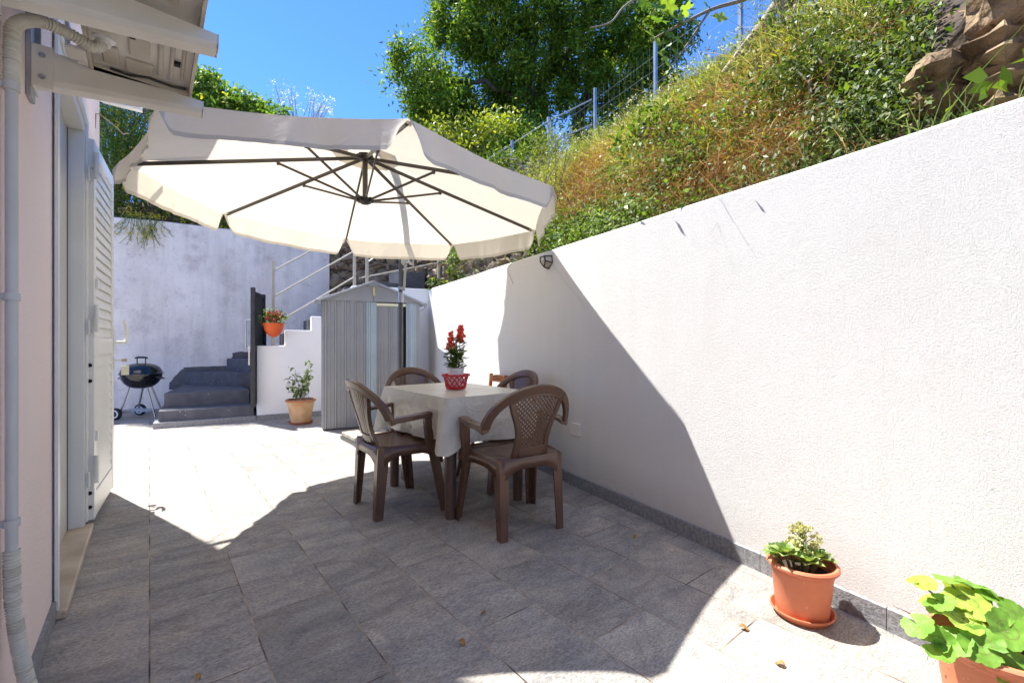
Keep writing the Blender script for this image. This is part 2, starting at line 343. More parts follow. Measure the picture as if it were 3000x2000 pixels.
def plastermat():
    m, nt, b = newmat('mottled_white_plaster'); L = nt.links
    g = N(nt, 'ShaderNodeNewGeometry').outputs['Position']
    n1 = N(nt, 'ShaderNodeTexNoise', Scale=1.1, Detail=8, Roughness=.62); L.new(g, n1.inputs['Vector'])
    r1 = ramp(nt, [(.33, (.62,.60,.58,1)), (.5, (.72,.70,.675,1)), (.66, (.80,.785,.755,1))]); L.new(n1.outputs['Fac'], r1.inputs['Fac'])
    n2 = N(nt, 'ShaderNodeTexNoise', Scale=3.0, Detail=7, Roughness=.62); L.new(g, n2.inputs['Vector'])
    r2 = ramp(nt, [(.52, (1,1,1,1)), (.74, (.74,.73,.745,1))]); L.new(n2.outputs['Fac'], r2.inputs['Fac'])
    mx = N(nt, 'ShaderNodeMixRGB', blend_type='MULTIPLY'); mx.inputs['Fac'].default_value = 1; L.new(r1.outputs['Color'], mx.inputs['Color1']); L.new(r2.outputs['Color'], mx.inputs['Color2'])
    mpr = N(nt, 'ShaderNodeMapping'); mpr.inputs['Scale'].default_value = (1,1,.12); L.new(g, mpr.inputs['Vector'])
    nr = N(nt, 'ShaderNodeTexNoise', Scale=4.5, Detail=7, Roughness=.65); L.new(mpr.outputs[0], nr.inputs['Vector'])
    rr0 = ramp(nt, [(.46, (1,1,1,1)), (.70, (.76,.755,.75,1))]); L.new(nr.outputs['Fac'], rr0.inputs['Fac'])
    nf = N(nt, 'ShaderNodeTexNoise', Scale=24, Detail=4); L.new(g, nf.inputs['Vector'])
    rf = ramp(nt, [(.60, (1,1,1,1)), (.72, (.72,.71,.72,1))]); L.new(nf.outputs['Fac'], rf.inputs['Fac'])
    ma = N(nt, 'ShaderNodeMixRGB', blend_type='MULTIPLY'); ma.inputs['Fac'].default_value = .8; L.new(mx.outputs['Color'], ma.inputs['Color1']); L.new(rr0.outputs['Color'], ma.inputs['Color2'])
    mb_ = N(nt, 'ShaderNodeMixRGB', blend_type='MULTIPLY'); mb_.inputs['Fac'].default_value = .6; L.new(ma.outputs['Color'], mb_.inputs['Color1']); L.new(rf.outputs['Color'], mb_.inputs['Color2'])
    L.new(mb_.outputs['Color'], b.inputs['Base Color']); b.inputs['Roughness'].default_value = .9
    n3 = N(nt, 'ShaderNodeTexNoise', Scale=16, Detail=6); L.new(g, n3.inputs['Vector'])
    bp = N(nt, 'ShaderNodeBump', Strength=.5, Distance=.02); L.new(n3.outputs['Fac'], bp.inputs['Height']); L.new(bp.outputs['Normal'], b.inputs['Normal'])
    return m
M['plaster'] = plastermat()

def clothmat(name, col, trans, scale=260, wr=0, rough=.85):
    m, nt, b = newmat(name); L = nt.links
    tc = N(nt, 'ShaderNodeTexCoord').outputs['Object']
    n0 = N(nt, 'ShaderNodeTexNoise', Scale=3, Detail=4); L.new(tc, n0.inputs['Vector'])
    r = ramp(nt, [(.35, (col[0]*.93, col[1]*.92, col[2]*.9, 1)), (.65, c4(col))]); L.new(n0.outputs['Fac'], r.inputs['Fac'])
    L.new(r.outputs['Color'], b.inputs['Base Color']); b.inputs['Roughness'].default_value = rough; b.inputs['Specular IOR Level'].default_value = .3
    n1 = N(nt, 'ShaderNodeTexNoise', Scale=scale, Detail=2); L.new(tc, n1.inputs['Vector'])
    bp = N(nt, 'ShaderNodeBump', Strength=.15, Distance=.002); L.new(n1.outputs['Fac'], bp.inputs['Height'])
    if wr:
        n2 = N(nt, 'ShaderNodeTexNoise', Scale=7, Detail=5, Distortion=1.4); L.new(tc, n2.inputs['Vector'])
        bp2 = N(nt, 'ShaderNodeBump', Strength=wr, Distance=.02); L.new(n2.outputs['Fac'], bp2.inputs['Height']); L.new(bp.outputs['Normal'], bp2.inputs['Normal']); bp = bp2
    L.new(bp.outputs['Normal'], b.inputs['Normal'])
    if trans:
        t = N(nt, 'ShaderNodeBsdfTranslucent'); t.inputs['Color'].default_value = (min(1, col[0]*1.03), col[1]*.95, col[2]*.80, 1); L.new(bp.outputs['Normal'], t.inputs['Normal'])
        mx = N(nt, 'ShaderNodeMixShader'); mx.inputs['Fac'].default_value = trans
        L.new(b.outputs['BSDF'], mx.inputs[1]); L.new(t.outputs['BSDF'], mx.inputs[2]); L.new(mx.outputs['Shader'], nt.nodes['Material Output'].inputs['Surface'])
    return m
M['canopy'] = clothmat('cream_canopy_fabric', (.82,.785,.72), .33, wr=.3)
M['cloth'] = clothmat('ivory_oilcloth', (.60,.565,.475), 0, scale=160, wr=.8, rough=.3)

M['leaf_tree'] = leafmat('tree_leaves', [(0,(.05,.10,.012)), (.5,(.11,.20,.02)), (.85,(.21,.30,.03)), (1,(.34,.38,.05))], .45, .55, .2)
M['leaf_green'] = leafmat('weed_leaves', [(0,(.045,.09,.013)), (.5,(.10,.175,.025)), (.85,(.19,.27,.04)), (1,(.34,.38,.08))], .38, .55, .2)
M['leaf_dark'] = leafmat('dark_weed_leaves', [(0,(.035,.065,.012)), (.5,(.075,.125,.022)), (.85,(.15,.2,.04)), (1,(.3,.31,.1))], .33, .5, .3)
M['leaf_lime'] = leafmat('yellow_green_leaves', [(0,(.12,.17,.018)), (.5,(.24,.29,.03)), (.85,(.38,.4,.05)), (1,(.5,.45,.08))], .4)
M['leaf_bright'] = leafmat('bright_leaves', [(0,(.07,.14,.015)), (.5,(.13,.24,.03)), (.9,(.22,.32,.05)), (1,(.4,.42,.06))], .4)
M['leaf_ger'] = leafmat('geranium_leaves', [(0,(.09,.21,.025)), (.6,(.16,.31,.04)), (1,(.26,.38,.06))], .32, .5, .3, .8)
M['leaf_ger2'] = leafmat('young_geranium_leaves', [(0,(.24,.36,.045)), (1,(.34,.42,.07))], .36, .5, .3, .8)
M['leaf_zone'] = leafmat('geranium_zone', [(0,(.12,.19,.03)), (1,(.18,.24,.045))], .3)
M['leaf_suc'] = leafmat('succulent_leaves', [(0,(.15,.26,.06)), (.6,(.27,.38,.11)), (1,(.44,.52,.2))], .2, .4, .4)
M['dry'] = leafmat('dry_brown_stems', [(0,(.16,.075,.028)), (.4,(.34,.165,.062)), (.75,(.52,.3,.115)), (1,(.66,.5,.26))], .2, .8, .1)
M['straw'] = leafmat('pale_grass_blades', [(0,(.19,.22,.055)), (.4,(.36,.37,.11)), (.75,(.52,.48,.22)), (1,(.66,.6,.36))], .35, .6, .2)
M['blade'] = leafmat('green_grass_blades', [(0,(.1,.17,.04)), (.6,(.2,.29,.09)), (1,(.34,.4,.16))], .35, .5, .3)
M['petal_yellow'] = leafmat('yellow_petals', [(0,(.6,.48,.02)), (1,(.8,.68,.06))], .4)
M['petal_white'] = leafmat('white_petals', [(0,(.6,.58,.55)), (1,(.75,.75,.72))], .4)
M['petal_red'] = leafmat('red_petals', [(0,(.85,.05,.04)), (.6,(.95,.11,.08)), (1,(.95,.28,.17))], .3)
M['petal_crimson'] = leafmat('crimson_petals', [(0,(.36,.008,.05)), (1,(.62,.025,.11))], .3)
M['petal_suc'] = leafmat('pale_yellow_buds', [(0,(.42,.42,.14)), (1,(.62,.58,.26))], .2)

# ------------------------------------------------------------------ camera, sun, sky
AZ = math.atan(1062/1333.); CF = np.array([math.sin(AZ), math.cos(AZ), 0]); CR = np.array([math.cos(AZ), -math.sin(AZ), 0])
cam = bpy.data.cameras.new('camera'); co = bpy.data.objects.new('camera', cam); COL.objects.link(co)
co.location = (0,0,1.06); co.rotation_euler = (rad(90), 0, -AZ); cam.sensor_width = 36; cam.lens = 15.996; cam.shift_y = .001
cam.clip_start = .05; cam.clip_end = 3000; SC.camera = co
SUN_EL, SUN_AZ = rad(60.7), .312
sd = V3((-math.sin(SUN_AZ)*math.cos(SUN_EL), math.cos(SUN_AZ)*math.cos(SUN_EL), math.sin(SUN_EL)))
sl = bpy.data.lights.new('sun', 'SUN'); sl.energy = SUN_E = 3.1; sl.angle = rad(.5); sl.color = (1,.98,.94)
so = bpy.data.objects.new('sun', sl); COL.objects.link(so); so.rotation_euler = sd.to_track_quat('Z', 'Y').to_euler(); so.location = (-3,8,14)
w = bpy.data.worlds.new('World'); SC.world = w; w.use_nodes = True; nt = w.node_tree
sky = nt.nodes.new('ShaderNodeTexSky'); sky.sky_type = 'NISHITA'; sky.sun_disc = False; sky.sun_elevation = SUN_EL; sky.sun_rotation = -SUN_AZ
sky.air_density = .5; sky.dust_density = 0; sky.ozone_density = 9.0; sky.altitude = 0
tint = nt.nodes.new('ShaderNodeMixRGB'); tint.blend_type = 'MULTIPLY'; tint.inputs['Fac'].default_value = 1; tint.inputs['Color2'].default_value = (.62,.83,.98,1)
nt.links.new(sky.outputs['Color'], tint.inputs['Color1']); nt.links.new(tint.outputs['Color'], nt.nodes['Background'].inputs['Color']); nt.nodes['Background'].inputs['Strength'].default_value = .125
vs = SC.view_settings; vs.view_transform = 'Standard'; vs.look = 'None'; vs.gamma = 1; vs.exposure = 2.03
SC.cycles.max_bounces = 8; SC.cycles.diffuse_bounces = 5; SC.cycles.transmission_bounces = 4; SC.cycles.use_denoising = True
SC.cycles.sample_clamp_indirect = 8

# ------------------------------------------------------------------ ground & floor
struct(MB().add([(-400,-400,-.06),(400,-400,-.06),(400,400,-.06),(-400,400,-.06)], [(0,1,2,3)]).build('ground', M['meadow']))
WP = V3((2.2415,1.0676,0)); WD = V3((math.sin(rad(10)), math.cos(rad(10)), 0)); WO = V3((math.cos(rad(10)), -math.sin(rad(10)), 0))
def wp(v, u=0, z=0): p = WP + WD*v + WO*u; return V3((p.x, p.y, z))
VC = 4.722; a = wp(-5); c = wp(VC)
struct(MB().add([(-.34,-4,0),(a.x+.05,-4,0),(c.x+.05,c.y,0),(2.9,6.3,0),(2.2,7.2,0),(1.12,7.3,0),(.1,7.3,0),(.35,9.3,0),(-3.2,9.7,0),(-3.2,4.6,0),(-.34,4.45,0)], [tuple(range(11))]).build('patio_floor', M['tile']))

# ------------------------------------------------------------------ right boundary wall
t = thing('boundary_wall', 'long white roughcast garden wall with grey stone skirting on the right', 'wall', wp(0))
poly = []
wallmb = MB()
ns = 60; wl = []
for i in range(ns+1):
    v = -5+(VC+5.0)*i/ns; wl.append((v, 1.806 + .006*mnoise.noise(V3((v*1.7,3,0))) + .003*mnoise.noise(V3((v*7,9,0)))))
secs = [[wp(v,0,-.05), wp(v,.17,-.05), wp(v,.17,zz-.004), wp(v,.012,zz), wp(v,0,zz-.014)] for v, zz in wl]
wallmb.loft(secs); wallmb.build('wall', M['stucco'], t, smooth=30, world=True)
for i in range(20):
    v0 = -5+i*.486; v1 = v0+.483
    if v1 > VC: v1 = VC-.012
    b = MB()
    b.add([wp(v0,-.011,0),wp(v1,-.011,0),wp(v1,.0,0),wp(v0,.0,0),wp(v0,-.011,.082),wp(v1,-.011,.082),wp(v1,.0,.086),wp(v0,.0,.086)],
          [(3,2,1,0),(4,5,6,7),(0,1,5,4),(1,2,6,5),(2,3,7,6),(3,0,4,7)])
    b.build('skirting', M['skirt'], t, world=True)
# low back wall behind the shed
cr = wp(VC); d14 = V3((math.cos(rad(14)), -math.sin(rad(14)), 0)); n14 = V3((math.sin(rad(14)), math.cos(rad(14)), 0))
def lb(s, d, z): p = cr - d14*s + n14*d; return (p.x, p.y, z)
o = MB().loft([[lb(s,-.0,-.05), lb(s,.2,-.05), lb(s,.2,1.806), lb(s,0,1.806)] for s in (-.25,.1,.4,.7,1.02)]).build('garden_wall', M['parapet'], bevel=.008)
tag(o, 'low white rendered wall closing the corner behind the metal shed', 'wall')
o.location = (0,0,0)

# ------------------------------------------------------------------ stairs, parapet, tall plaster wall
d8 = V3((math.cos(rad(8)), -math.sin(rad(8)), 0)); n8 = V3((math.sin(rad(8)), math.cos(rad(8)), 0)); P0 = V3((1.137,6.98,0))
def pp(s, d, z): p = P0 + d8*s + n8*d; return V3((p.x, p.y, z))
t = thing('stair_parapet', 'white parapet stepping up beside the dark grey stairs', 'parapet', P0)
prof = [(0,-.05),(1.25,-.05),(1.25,1.64),(1.02,1.64),(1.02,1.435),(.685,1.435),(.685,1.233),(.345,1.233),(.345,1.017),(0,1.017)]
MB().prism(prof, lambda x, y, h: pp(x, h, y), 0, .16).build('wall', M['parapet'], t, bevel=.012, world=True)
b = MB(); b.loft([[pp(s,-.012,0),pp(s,0,0),pp(s,0,.075),pp(s,-.012,.072)] for s in (0,.85)]); b.build('skirting', M['skirt'], t, world=True)
PW = V3((-.16,9.25,0))
def pw(s, d, z): p = PW + d8*s + n8*d; return V3((p.x, p.y, z))
tops = [(-3.6,3.0),(-2,2.985),(-1,3.0),(-.25,2.99),(.4,3.005),(1.1,2.992),(1.8,3.0),(2.4,2.995),(2.84,2.99)]
o = MB().loft([[pw(s,0,-.05), pw(s,.25,-.05), pw(s,.25,z), pw(s,.01,z), pw(s,0,z-.015)] for s, z in tops]).build('plaster_wall', M['plaster'])
tag(o, 'tall mottled white plaster wall behind the stairs and barbecue', 'wall')
t = thing('staircase', 'dark grey painted winding staircase between plaster wall and white parapet', 'staircase', (.6,7.2,0))
def step(name, poly, z0, z1, m, bev=.005):
    return MB().prism(poly, lambda x, y, h: (x, y, h), z0, z1).build(name, m, t, bevel=bev, world=True)
step('kerb', [(.03,7.09),(1.125,6.955),(1.125,7.35),(.06,7.5)], -.04, .072, M['skirt'], .006)
step('step', [(.085,7.16),(1.105,6.80+.19),(1.11,8.9),(.3,9.15),(.16,8.0)], .0, .205, M['steps'])
step('step', [(.15,7.58),(1.12,7.44),(1.125,9.05),(.44,9.14),(.36,8.62)], .15, .385, M['steps'])
step('step', [(.45,9.13),(1.12,8.25),(1.7,8.1),(1.7,8.97)], .3, .585, M['steps'])
step('step', [(1.02,9.03),(1.34,8.3),(1.46,7.15),(1.72,7.12),(1.76,8.94)], .3, .79, M['steps'])
zc = .79
for i in range(7):
    x0 = 1.12+.335*i if i else 1.3
    x1 = 1.18+.335*(i+1)
    zc = .98+.207*i
    step('step', [pp(x0-1.137+.0, .165, 0)[:2], pp(x1-1.137+.05, .165, 0)[:2], pp(x1-1.137+.05, .72, 0)[:2], pp(x0-1.137, .72, 0)[:2]], .4, zc, M['steps'])
# ragged line of paint run up on the plaster above the treads
def paint(poly):
    MB().prism(poly, lambda x, y, h: pw(x, h, y), -.004, .004).build('paint_edge', M['steps'], t, world=True)
def ragged(pts, n=8):
    out = []
    for (a0, b0), (a1, b1) in zip(pts[:-1], pts[1:]):
        for k in range(n):
            f = k/n; out.append((a0+(a1-a0)*f+random.uniform(-.009,.009), b0+(b1-b0)*f+random.uniform(-.007,.009)))
    out.append(pts[-1]); return out
paint([(.41,.3)]+ragged([(.42,.42),(.58,.62),(.62,.66),(1.24,.66),(1.27,.74),(1.29,.88),(1.4,.9),(1.9,.9)])+[(1.9,.3)])

# gate leaf standing open, seen edge on
t = thing('metal_gate', 'dark steel gate leaf standing open beside the lowest steps', 'gate', (1.11,6.93,.2))
gd = V3((.36,.93,0)).normalized(); gn = V3((gd.y,-gd.x,0)); g0 = V3((1.075,6.87,0))
def gp(l, o, z): p = g0 + gd*l + gn*o; return V3((p.x, p.y, z))
b = MB()
for l in (.0, .62): b.bar(gp(l,0,.2), gp(l,0,1.76 if l else 1.79), .055, .05, gn)
for z in (.25, 1.0, 1.72): b.bar(gp(0,0,z), gp(.62,0,z), .03, .05)
b.build('frame', M['gate'], t, world=True, bevel=.003)
b = MB(); b.bar(gp(.3,0,.24), gp(.3,0,1.70), .004, .58, gd); b.build('sheet', M['gate'], t, world=True)
b = MB(); b.tube([gp(-.0,-.03,.98), gp(0,-.085,.98), gp(0,-.085,1.36), gp(0,-.03,1.36)], .009, 8); b.build('handle', M['bolt'], t, smooth=40, world=True)
b = MB(); b.bar(gp(.02,-.05,.76), gp(.02,-.05,1.02), .016, .016, gn); b.build('lock_bolt', M['bolt'], t, world=True)
b = MB(); b.bar(gp(.55,.04,.9), gp(.55,.04,1.5), .03, .02, gn); b.build('closing_strip', M['gate'], t, world=True)

# stair railing and the path railings behind
def railing(name, label, posts, rails, m, pw_=.04, rr=.011, square=True):
    t = thing(name, label, 'railing', posts[0][0])
    for a_, b_ in posts:
        b = MB(); b.bar(a_, b_, pw_, pw_, d8); b.bar(V3(b_), V3(b_)+V3((0,0,.006)), pw_*1.05, pw_*1.05, d8); b.build('post', m, t, world=True, bevel=.002)
    for a_, b_ in rails:
        MB().tube([a_, b_], rr, 8).build('rail', m, t, smooth=40, world=True)
    return t
q = lambda s, z: pp(s, .06, z)
railing('stair_railing', 'taupe steel railing climbing on the stepped white parapet', [(q(.2,1.018), q(.2,2.18)), (q(1.29,1.64), q(1.29,2.95))],
        [(q(.2,2.05), q(1.29,2.80)), (q(.2,1.69), q(1.29,2.44)), (q(.2,1.30), q(1.29,2.05))], M['rail'])
pA, pB = V3((2.57,6.74,1.5)), V3((3.72,6.60,1.5))
railing('path_railing', 'taupe steel railing rising behind the shed roof to the corner', [(pA, V3((pA.x,pA.y,2.95))), (pB, V3((pB.x,pB.y,2.72)))],
        [(V3((2.45,6.75,2.02)), V3((3.72,6.6,2.37))), (V3((2.57,6.74,2.26)), V3((3.72,6.9,3.2)))], M['rail'])
struct_h = [(4.985,6.257,4.08,4.60),(5.487,5.857,4.5,5.01),(4.3,6.8,3.5,4.05)]
hp = [((x,y,z0-.9),(x,y,z1)) for x,y,z0,z1 in struct_h]
hr = []
ordr = [struct_h[2], struct_h[0], struct_h[1], (6.1,5.4,4.85,5.4)]
for i in range(3):
    A, B = ordr[i], ordr[i+1]
    hr += [((A[0],A[1],A[3]-.06),(B[0],B[1],B[3]-.06)), ((A[0],A[1],A[2]+.05),(B[0],B[1],B[2]+.05))]
railing('hillside_railing', 'galvanised hand rail running up the overgrown bank under the big tree', hp, hr, M['hrail'], .045, .014)

# ------------------------------------------------------------------ house
t = HOUSE = thing('house', 'pink plastered house wall with white framed doorway at the left edge', 'house', (-.29,2.5,0))
HX = -.29; DY0, DY1, DZ = 2.47, 3.52, 2.29
b = MB(); b.box(-4,HX,-4,DY0,-.05,6.4); b.box(-4,HX,DY1,4.54,-.05,6.4); b.box(-4,HX,DY0,DY1,DZ,6.4); b.box(-4,-.6,DY0,DY1,-.05,DZ)
b.build('wall', M['pink'], t, world=True)
b = MB(); b.box(HX-.0,.035,-4,4.45,3.67,3.85); b.build('balcony_slab', M['pink'], t, world=True, bevel=.01)
b = MB(); b.box(HX,HX+.012,-4,DY0-.03,0,.075); b.build('skirting', M['skirt'], t, world=True)
b = MB(); b.box(HX,HX+.012,DY1+.05,4.54,0,.075); b.build('skirting', M['skirt'], t, world=True)
b = MB(); b.box(-.6,HX+.042,DY0-.035,DY1+.0,.002,.034); b.build('threshold', M['marble'], t, world=True, bevel=.008, seg=3)
fr = MB(); fr.box(-.43,HX+.006,DY1-.055,DY1,.034,DZ-.056); fr.box(-.43,HX+.006,DY0,DY0+.02,.034,DZ-.056); fr.box(-.43,HX+.006,DY0,DY1,DZ-.055,DZ)
fr.box(HX+.0065,HX+.018,DY1-.028,DY1+.028,.05,DZ+.028); fr.box(HX+.0065,HX+.018,DY0-.03,DY0+.006,.036,DZ+.028); fr.box(HX+.0065,HX+.018,DY0+.006,DY1-.028,DZ-.01,DZ+.028)
FRAME = fr.build('door_frame', M['alu'], t, world=True, bevel=.002)
b = MB(); b.box(-.375,-.352,DY0+.02,DY1-.07,.036,DZ-.056); DOOR = b.build('door', M['doorgrey'], t, world=True)
b = MB(); b.box(-.38,-.35,DY1-.0695,DY1-.0555,.036,DZ-.056); b.build('seal', M['gap'], t, world=True)
# shutter folded back against the wall
S0 = V3((-.247,3.535,0)); S1 = V3((-.197,4.268,0)); sdv = (S1-S0).normalized(); sn = V3((sdv.y,-sdv.x,0)); SW = (S1-S0).length
def sp_(l, o, z): p = S0 + sdv*l + sn*o; return V3((p.x, p.y, z))
def slab(b, l0, l1, o0, o1, z0, z1):
    b.add([sp_(l0,o0,z0),sp_(l1,o0,z0),sp_(l1,o1,z0),sp_(l0,o1,z0),sp_(l0,o0,z1),sp_(l1,o0,z1),sp_(l1,o1,z1),sp_(l0,o1,z1)],
          [(3,2,1,0),(4,5,6,7),(0,1,5,4),(1,2,6,5),(2,3,7,6),(3,0,4,7)])
b = MB(); ZB, ZT = .045, 2.225
slab(b,0,.062,-.042,.0,ZB,ZT); slab(b,SW-.062,SW,-.042,.0,ZB,ZT)
for z0, z1 in ((ZB,.19),(.985,1.09),(ZT-.075,ZT)): slab(b,.062,SW-.062,-.04,-.002,z0,z1)
SH = b.build('shutter', M['alu'], t, world=True, bevel=.004)
b = MB(); z = .2
while z < ZT-.09:
    if not (.955 < z < 1.085):
        b.add([sp_(.06,-.019,z+.072),sp_(SW-.06,-.019,z+.072),sp_(SW-.06,-.004,z),sp_(.06,-.004,z),
               sp_(.06,-.026,z+.072),sp_(SW-.06,-.026,z+.072),sp_(SW-.06,-.011,z),sp_(.06,-.011,z)],
              [(0,1,2,3),(7,6,5,4),(3,2,6,7),(1,0,4,5)])
    z += .0595
b.build('louvres', M['alu'], SH, world=True)
b = MB()
for z in (.12,.17,.78,.86,1.35): b.lathe([(.0001,-.002),(.012,-.002),(.012,.002),(.0001,.002)], (0,0,0), 12)
for k, z in enumerate((.12,.2,.84,.93)):
    c = sp_(-.002,-.02,z)
    b2 = MB(); b2.tube([c+sdv*.003, c-sdv*.003], .011, 12); b2.build('bolt_hole', M['gap'], SH, world=True)
for z in (.33,1.19,2.06):
    b = MB(); slab(b,-.012,-.0005,-.04,.004,z,z+.085); 
    p0 = sp_(-.02,.012,z-.07); p1 = sp_(-.02,.012,z+.085); b.tube([p0,p1], .011, 10)
    b.box(HX+.0185,HX+.026,DY1-.04,DY1+.012,z-.085,z+.0)
    b.build('hinge', M['alu'], SH, smooth=35, world=True)
b = MB(); e = SW-.03
b.bar(sp_(e,.0045,.98), sp_(e,.0045,1.16), .035, .008, sn); b.tube([sp_(e,.008,1.06), sp_(e,.05,1.06), sp_(e+.045,.062,1.065), sp_(e+.06,.064,1.09), sp_(e+.06,.064,1.17), sp_(e+.05,.06,1.2), sp_(e+.02,.055,1.215)], [.012,.012,.012,.012,.011,.011,.009], 10)
b.build('handle', M['alu'], SH, smooth=45, world=True)
b = MB(); b.bar(sp_(SW-.03,.004,.87), sp_(SW-.03,.004,.96), .03, .006, sn); b.build('lock_plate', M['alu'], SH, world=True)
b = MB(); b.bar(sp_(SW+.0,-.02,1.32), sp_(SW+.07,-.02,1.32), .022, .022); b.build('latch_bolt', M['black'], SH, world=True)
for z in (1.40,.52):
    b = MB(); slab(b,.03,.055,.0,.012,z-.03,z+.03); slab(b,.05,.1,.004,.009,z+.005,z+.03); b.build('louvre_catch', M['alu'], SH, world=True, bevel=.003)
k = thing('door_key', 'key with a cream plastic tag hanging from the shutter lock', 'key', sp_(SW-.03,.02,.93))
b = MB(); b.tube([sp_(SW-.03,.007,.935), sp_(SW-.03,.05,.935)], .003, 6); b.bar(sp_(SW-.03,.045,.935), sp_(SW-.03,.075,.935), .004, .022); b.build('key', M['brass'], k, world=True)
b = MB(); c = sp_(SW-.03,.064,.925); b.tube([c+V3((0,0,.01)), c+V3((.004,0,-.015)), c+V3((0,0,-.03))], .0018, 6); b.bar(c+V3((0,0,-.03)), c+V3((0,.0,-.095)), .042, .007, sdv); b.build('tag', M['tagw'], k, world=True, bevel=.002)
# white tube and wire hook at the house corner
o = MB().tube([(HX-.02,4.34,2.80),(HX+.01,4.34,2.79),(HX+.05,4.33,2.775),(-.04,4.33,2.772)], [.022,.022,.02,.018], 12).build('white_tube', M['alu'], smooth=40)
tag(o, 'white tube arm sticking out from the top corner of the house', 'tube')
o = MB().tube([(HX,4.2,2.52),(HX+.004,4.2,2.62),(HX+.02,4.2,2.625),(HX+.1,4.3,2.6),(HX+.14,4.34,2.57),(HX+.17,4.36,2.59)], .004, 6).build('wire_hook', M['twig'], smooth=40)
tag(o, 'thin bent wire hook on the wall above the folded shutter', 'hook')

# ------------------------------------------------------------------ air conditioner, brackets, pipe
def bracket(y, label):
    t = thing('wall_bracket', label, 'bracket', (HX,y,1.85), group='brackets under the air conditioner')
    w2 = .03
    secs = []
    for x, zb, zt in ((HX+.012,1.845,1.955),(HX+.06,1.85,1.95),(.15,1.887,1.925)):
        secs.append([(x,y-w2,zb+.012),(x,y-w2+.012,zb),(x,y+w2,zb),(x,y+w2,zb+.010),(x,y-w2+.022,zb+.010),(x,y-w2+.022,zt-.01),(x,y+w2,zt-.01),(x,y+w2,zt),(x,y-w2,zt)])
    MB().loft(secs).build('arm', M['acwhite'], t, world=True, bevel=.002)
    MB().box(.1505,.153,y-.0302,y+.0302,1.886,1.926).build('end_cap', M['acwhite'], t, world=True)
    b = MB(); b.box(HX,HX+.012,y-.036,y+.036,1.80,2.45); b.box(HX,HX+.025,y+.026,y+.036,1.96,2.45); b.build('wall_rail', M['galv'], t, world=True, bevel=.002)
    MB().box(HX+.0125,HX+.016,y-.034,y+.05,1.83,1.96).box(HX+.0125,HX+.06,y-.0345,y-.0305,1.835,1.96).build('gusset', M['acwhite'], t, world=True)
    for z in (1.865,1.93):
        b = MB(); b.tube([(HX+.035,y-.0346,z),(HX+.035,y-.040,z)], .0055, 6); b.tube([(HX+.035,y-.0346,z),(HX+.035,y-.0358,z)], .0085, 14); b.build('bolt', M['bolt'], t, world=True)
    return t
bracket(2.0, 'white steel bracket under the air conditioner, the one beside the doorway')
bracket(1.545, 'white steel bracket crossing the top left corner, nearest of the two')
t = thing('air_conditioner', 'beige outdoor air conditioning unit seen from below at top left', 'air conditioner', (-.02,1.6,1.93))
ax0, ax1, ay0, ay1, az0 = -.145, .114, 1.16, 1.978, 1.936
b = MB(); b.box(ax0,ax1,ay0,ay1,az0+.02,2.5); b.build('casing', M['acwhite'], t, world=True, bevel=.006)
b = MB()
for bx in ((ax0,ax1,ay1-.008,ay1+.003),(ax0,ax1,ay0-.003,ay0+.008),(ax0-.003,ax0+.006,ay0+.0085,ay1-.0085),(ax1-.006,ax1+.003,ay0+.0085,ay1-.0085)): b.box(*bx,az0-.006,az0+.045)
PAN = b.build('base_pan', M['acpan'], t, world=True)
def relief(rects, h, name, m=None, bev=.006):
    for (x0,x1,y0,y1) in rects:
        MB().box(x0,x1,y0,y1,az0+.0195-h,az0+.021).build(name, m or M['acpan'], PAN, world=True, bevel=bev)
relief([(-.12,-.06,1.60,1.68),(-.04,.02,1.60,1.66),(-.05,.0,1.72,1.84),(.02,.035,1.59,1.93),(.05,.062,1.59,1.93),(.08,.09,1.6,1.92),(-.115,-.075,1.83,1.94),(-.06,.01,1.87,1.95),(-.03,.0,1.2,1.5),(.04,.06,1.2,1.5),(-.1,-.06,1.22,1.5)], .008, 'embossed_rib')
relief([(-.066,-.052,1.70,1.722),(-.046,-.032,1.712,1.734),(.062,.078,1.80,1.82),(-.012,.0,1.64,1.66),(.0,.02,1.40,1.425)], .0092, 'drain_slot', M['gap'], 0)
MB().tube([(-.1,1.965,az0+.012),(-.05,1.962,az0+.006),(.0,1.955,az0+.012),(.06,1.962,az0+.008),(.1,1.965,az0+.012)], .004, 6).build('cable', M['black'], PAN, world=True)
b = MB(); b.box(ax0-.05,ax0-.004,1.86,1.93,az0-.008,az0+.004); b.box(ax0-.05,ax0-.044,1.86,1.93,az0+.004,az0+.09); b.box(ax0-.03,ax0-.004,1.935,1.955,az0-.008,az0+.05)
b.build('foot', M['acwhite'], t, world=True, bevel=.003)
t = thing('drain_pipe', 'grey condensate pipe with corrugated ends clipped to the pink wall', 'pipe', (HX+.02,1.67,0))
PX, PY = HX+.02, 1.672
MB().tube([(PX,PY,.53),(PX,PY,1.70)], .0122, 16).build('pipe', M['pvc'], t, smooth=40, world=True)
def corr(pts, r, pitch=.0075, amp=.0016):
    P = [V3(p) for p in pts]; out = []; rs = []
    # resample along a Catmull-Rom curve
    fine = []
    for i in range(len(P)-1):
        p0, p1, p2, p3 = P[max(i-1,0)], P[i], P[i+1], P[min(i+2,len(P)-1)]
        for k in range(60):
            s = k/60; fine.append(.5*((2*p1)+(p2-p0)*s+(2*p0-5*p1+4*p2-p3)*s*s+(3*p1-p0-3*p2+p3)*s**3))
    fine.append(P[-1]); acc = 0; last = fine[0]; nxt = 0; k = 0
    for p in fine:
        acc += (p-last).length; last = p
        while acc >= nxt:
            out.append(p.copy()); rs.append(r + (amp if k % 4 < 2 else -amp)); nxt += pitch/4; k += 1
    return out, rs
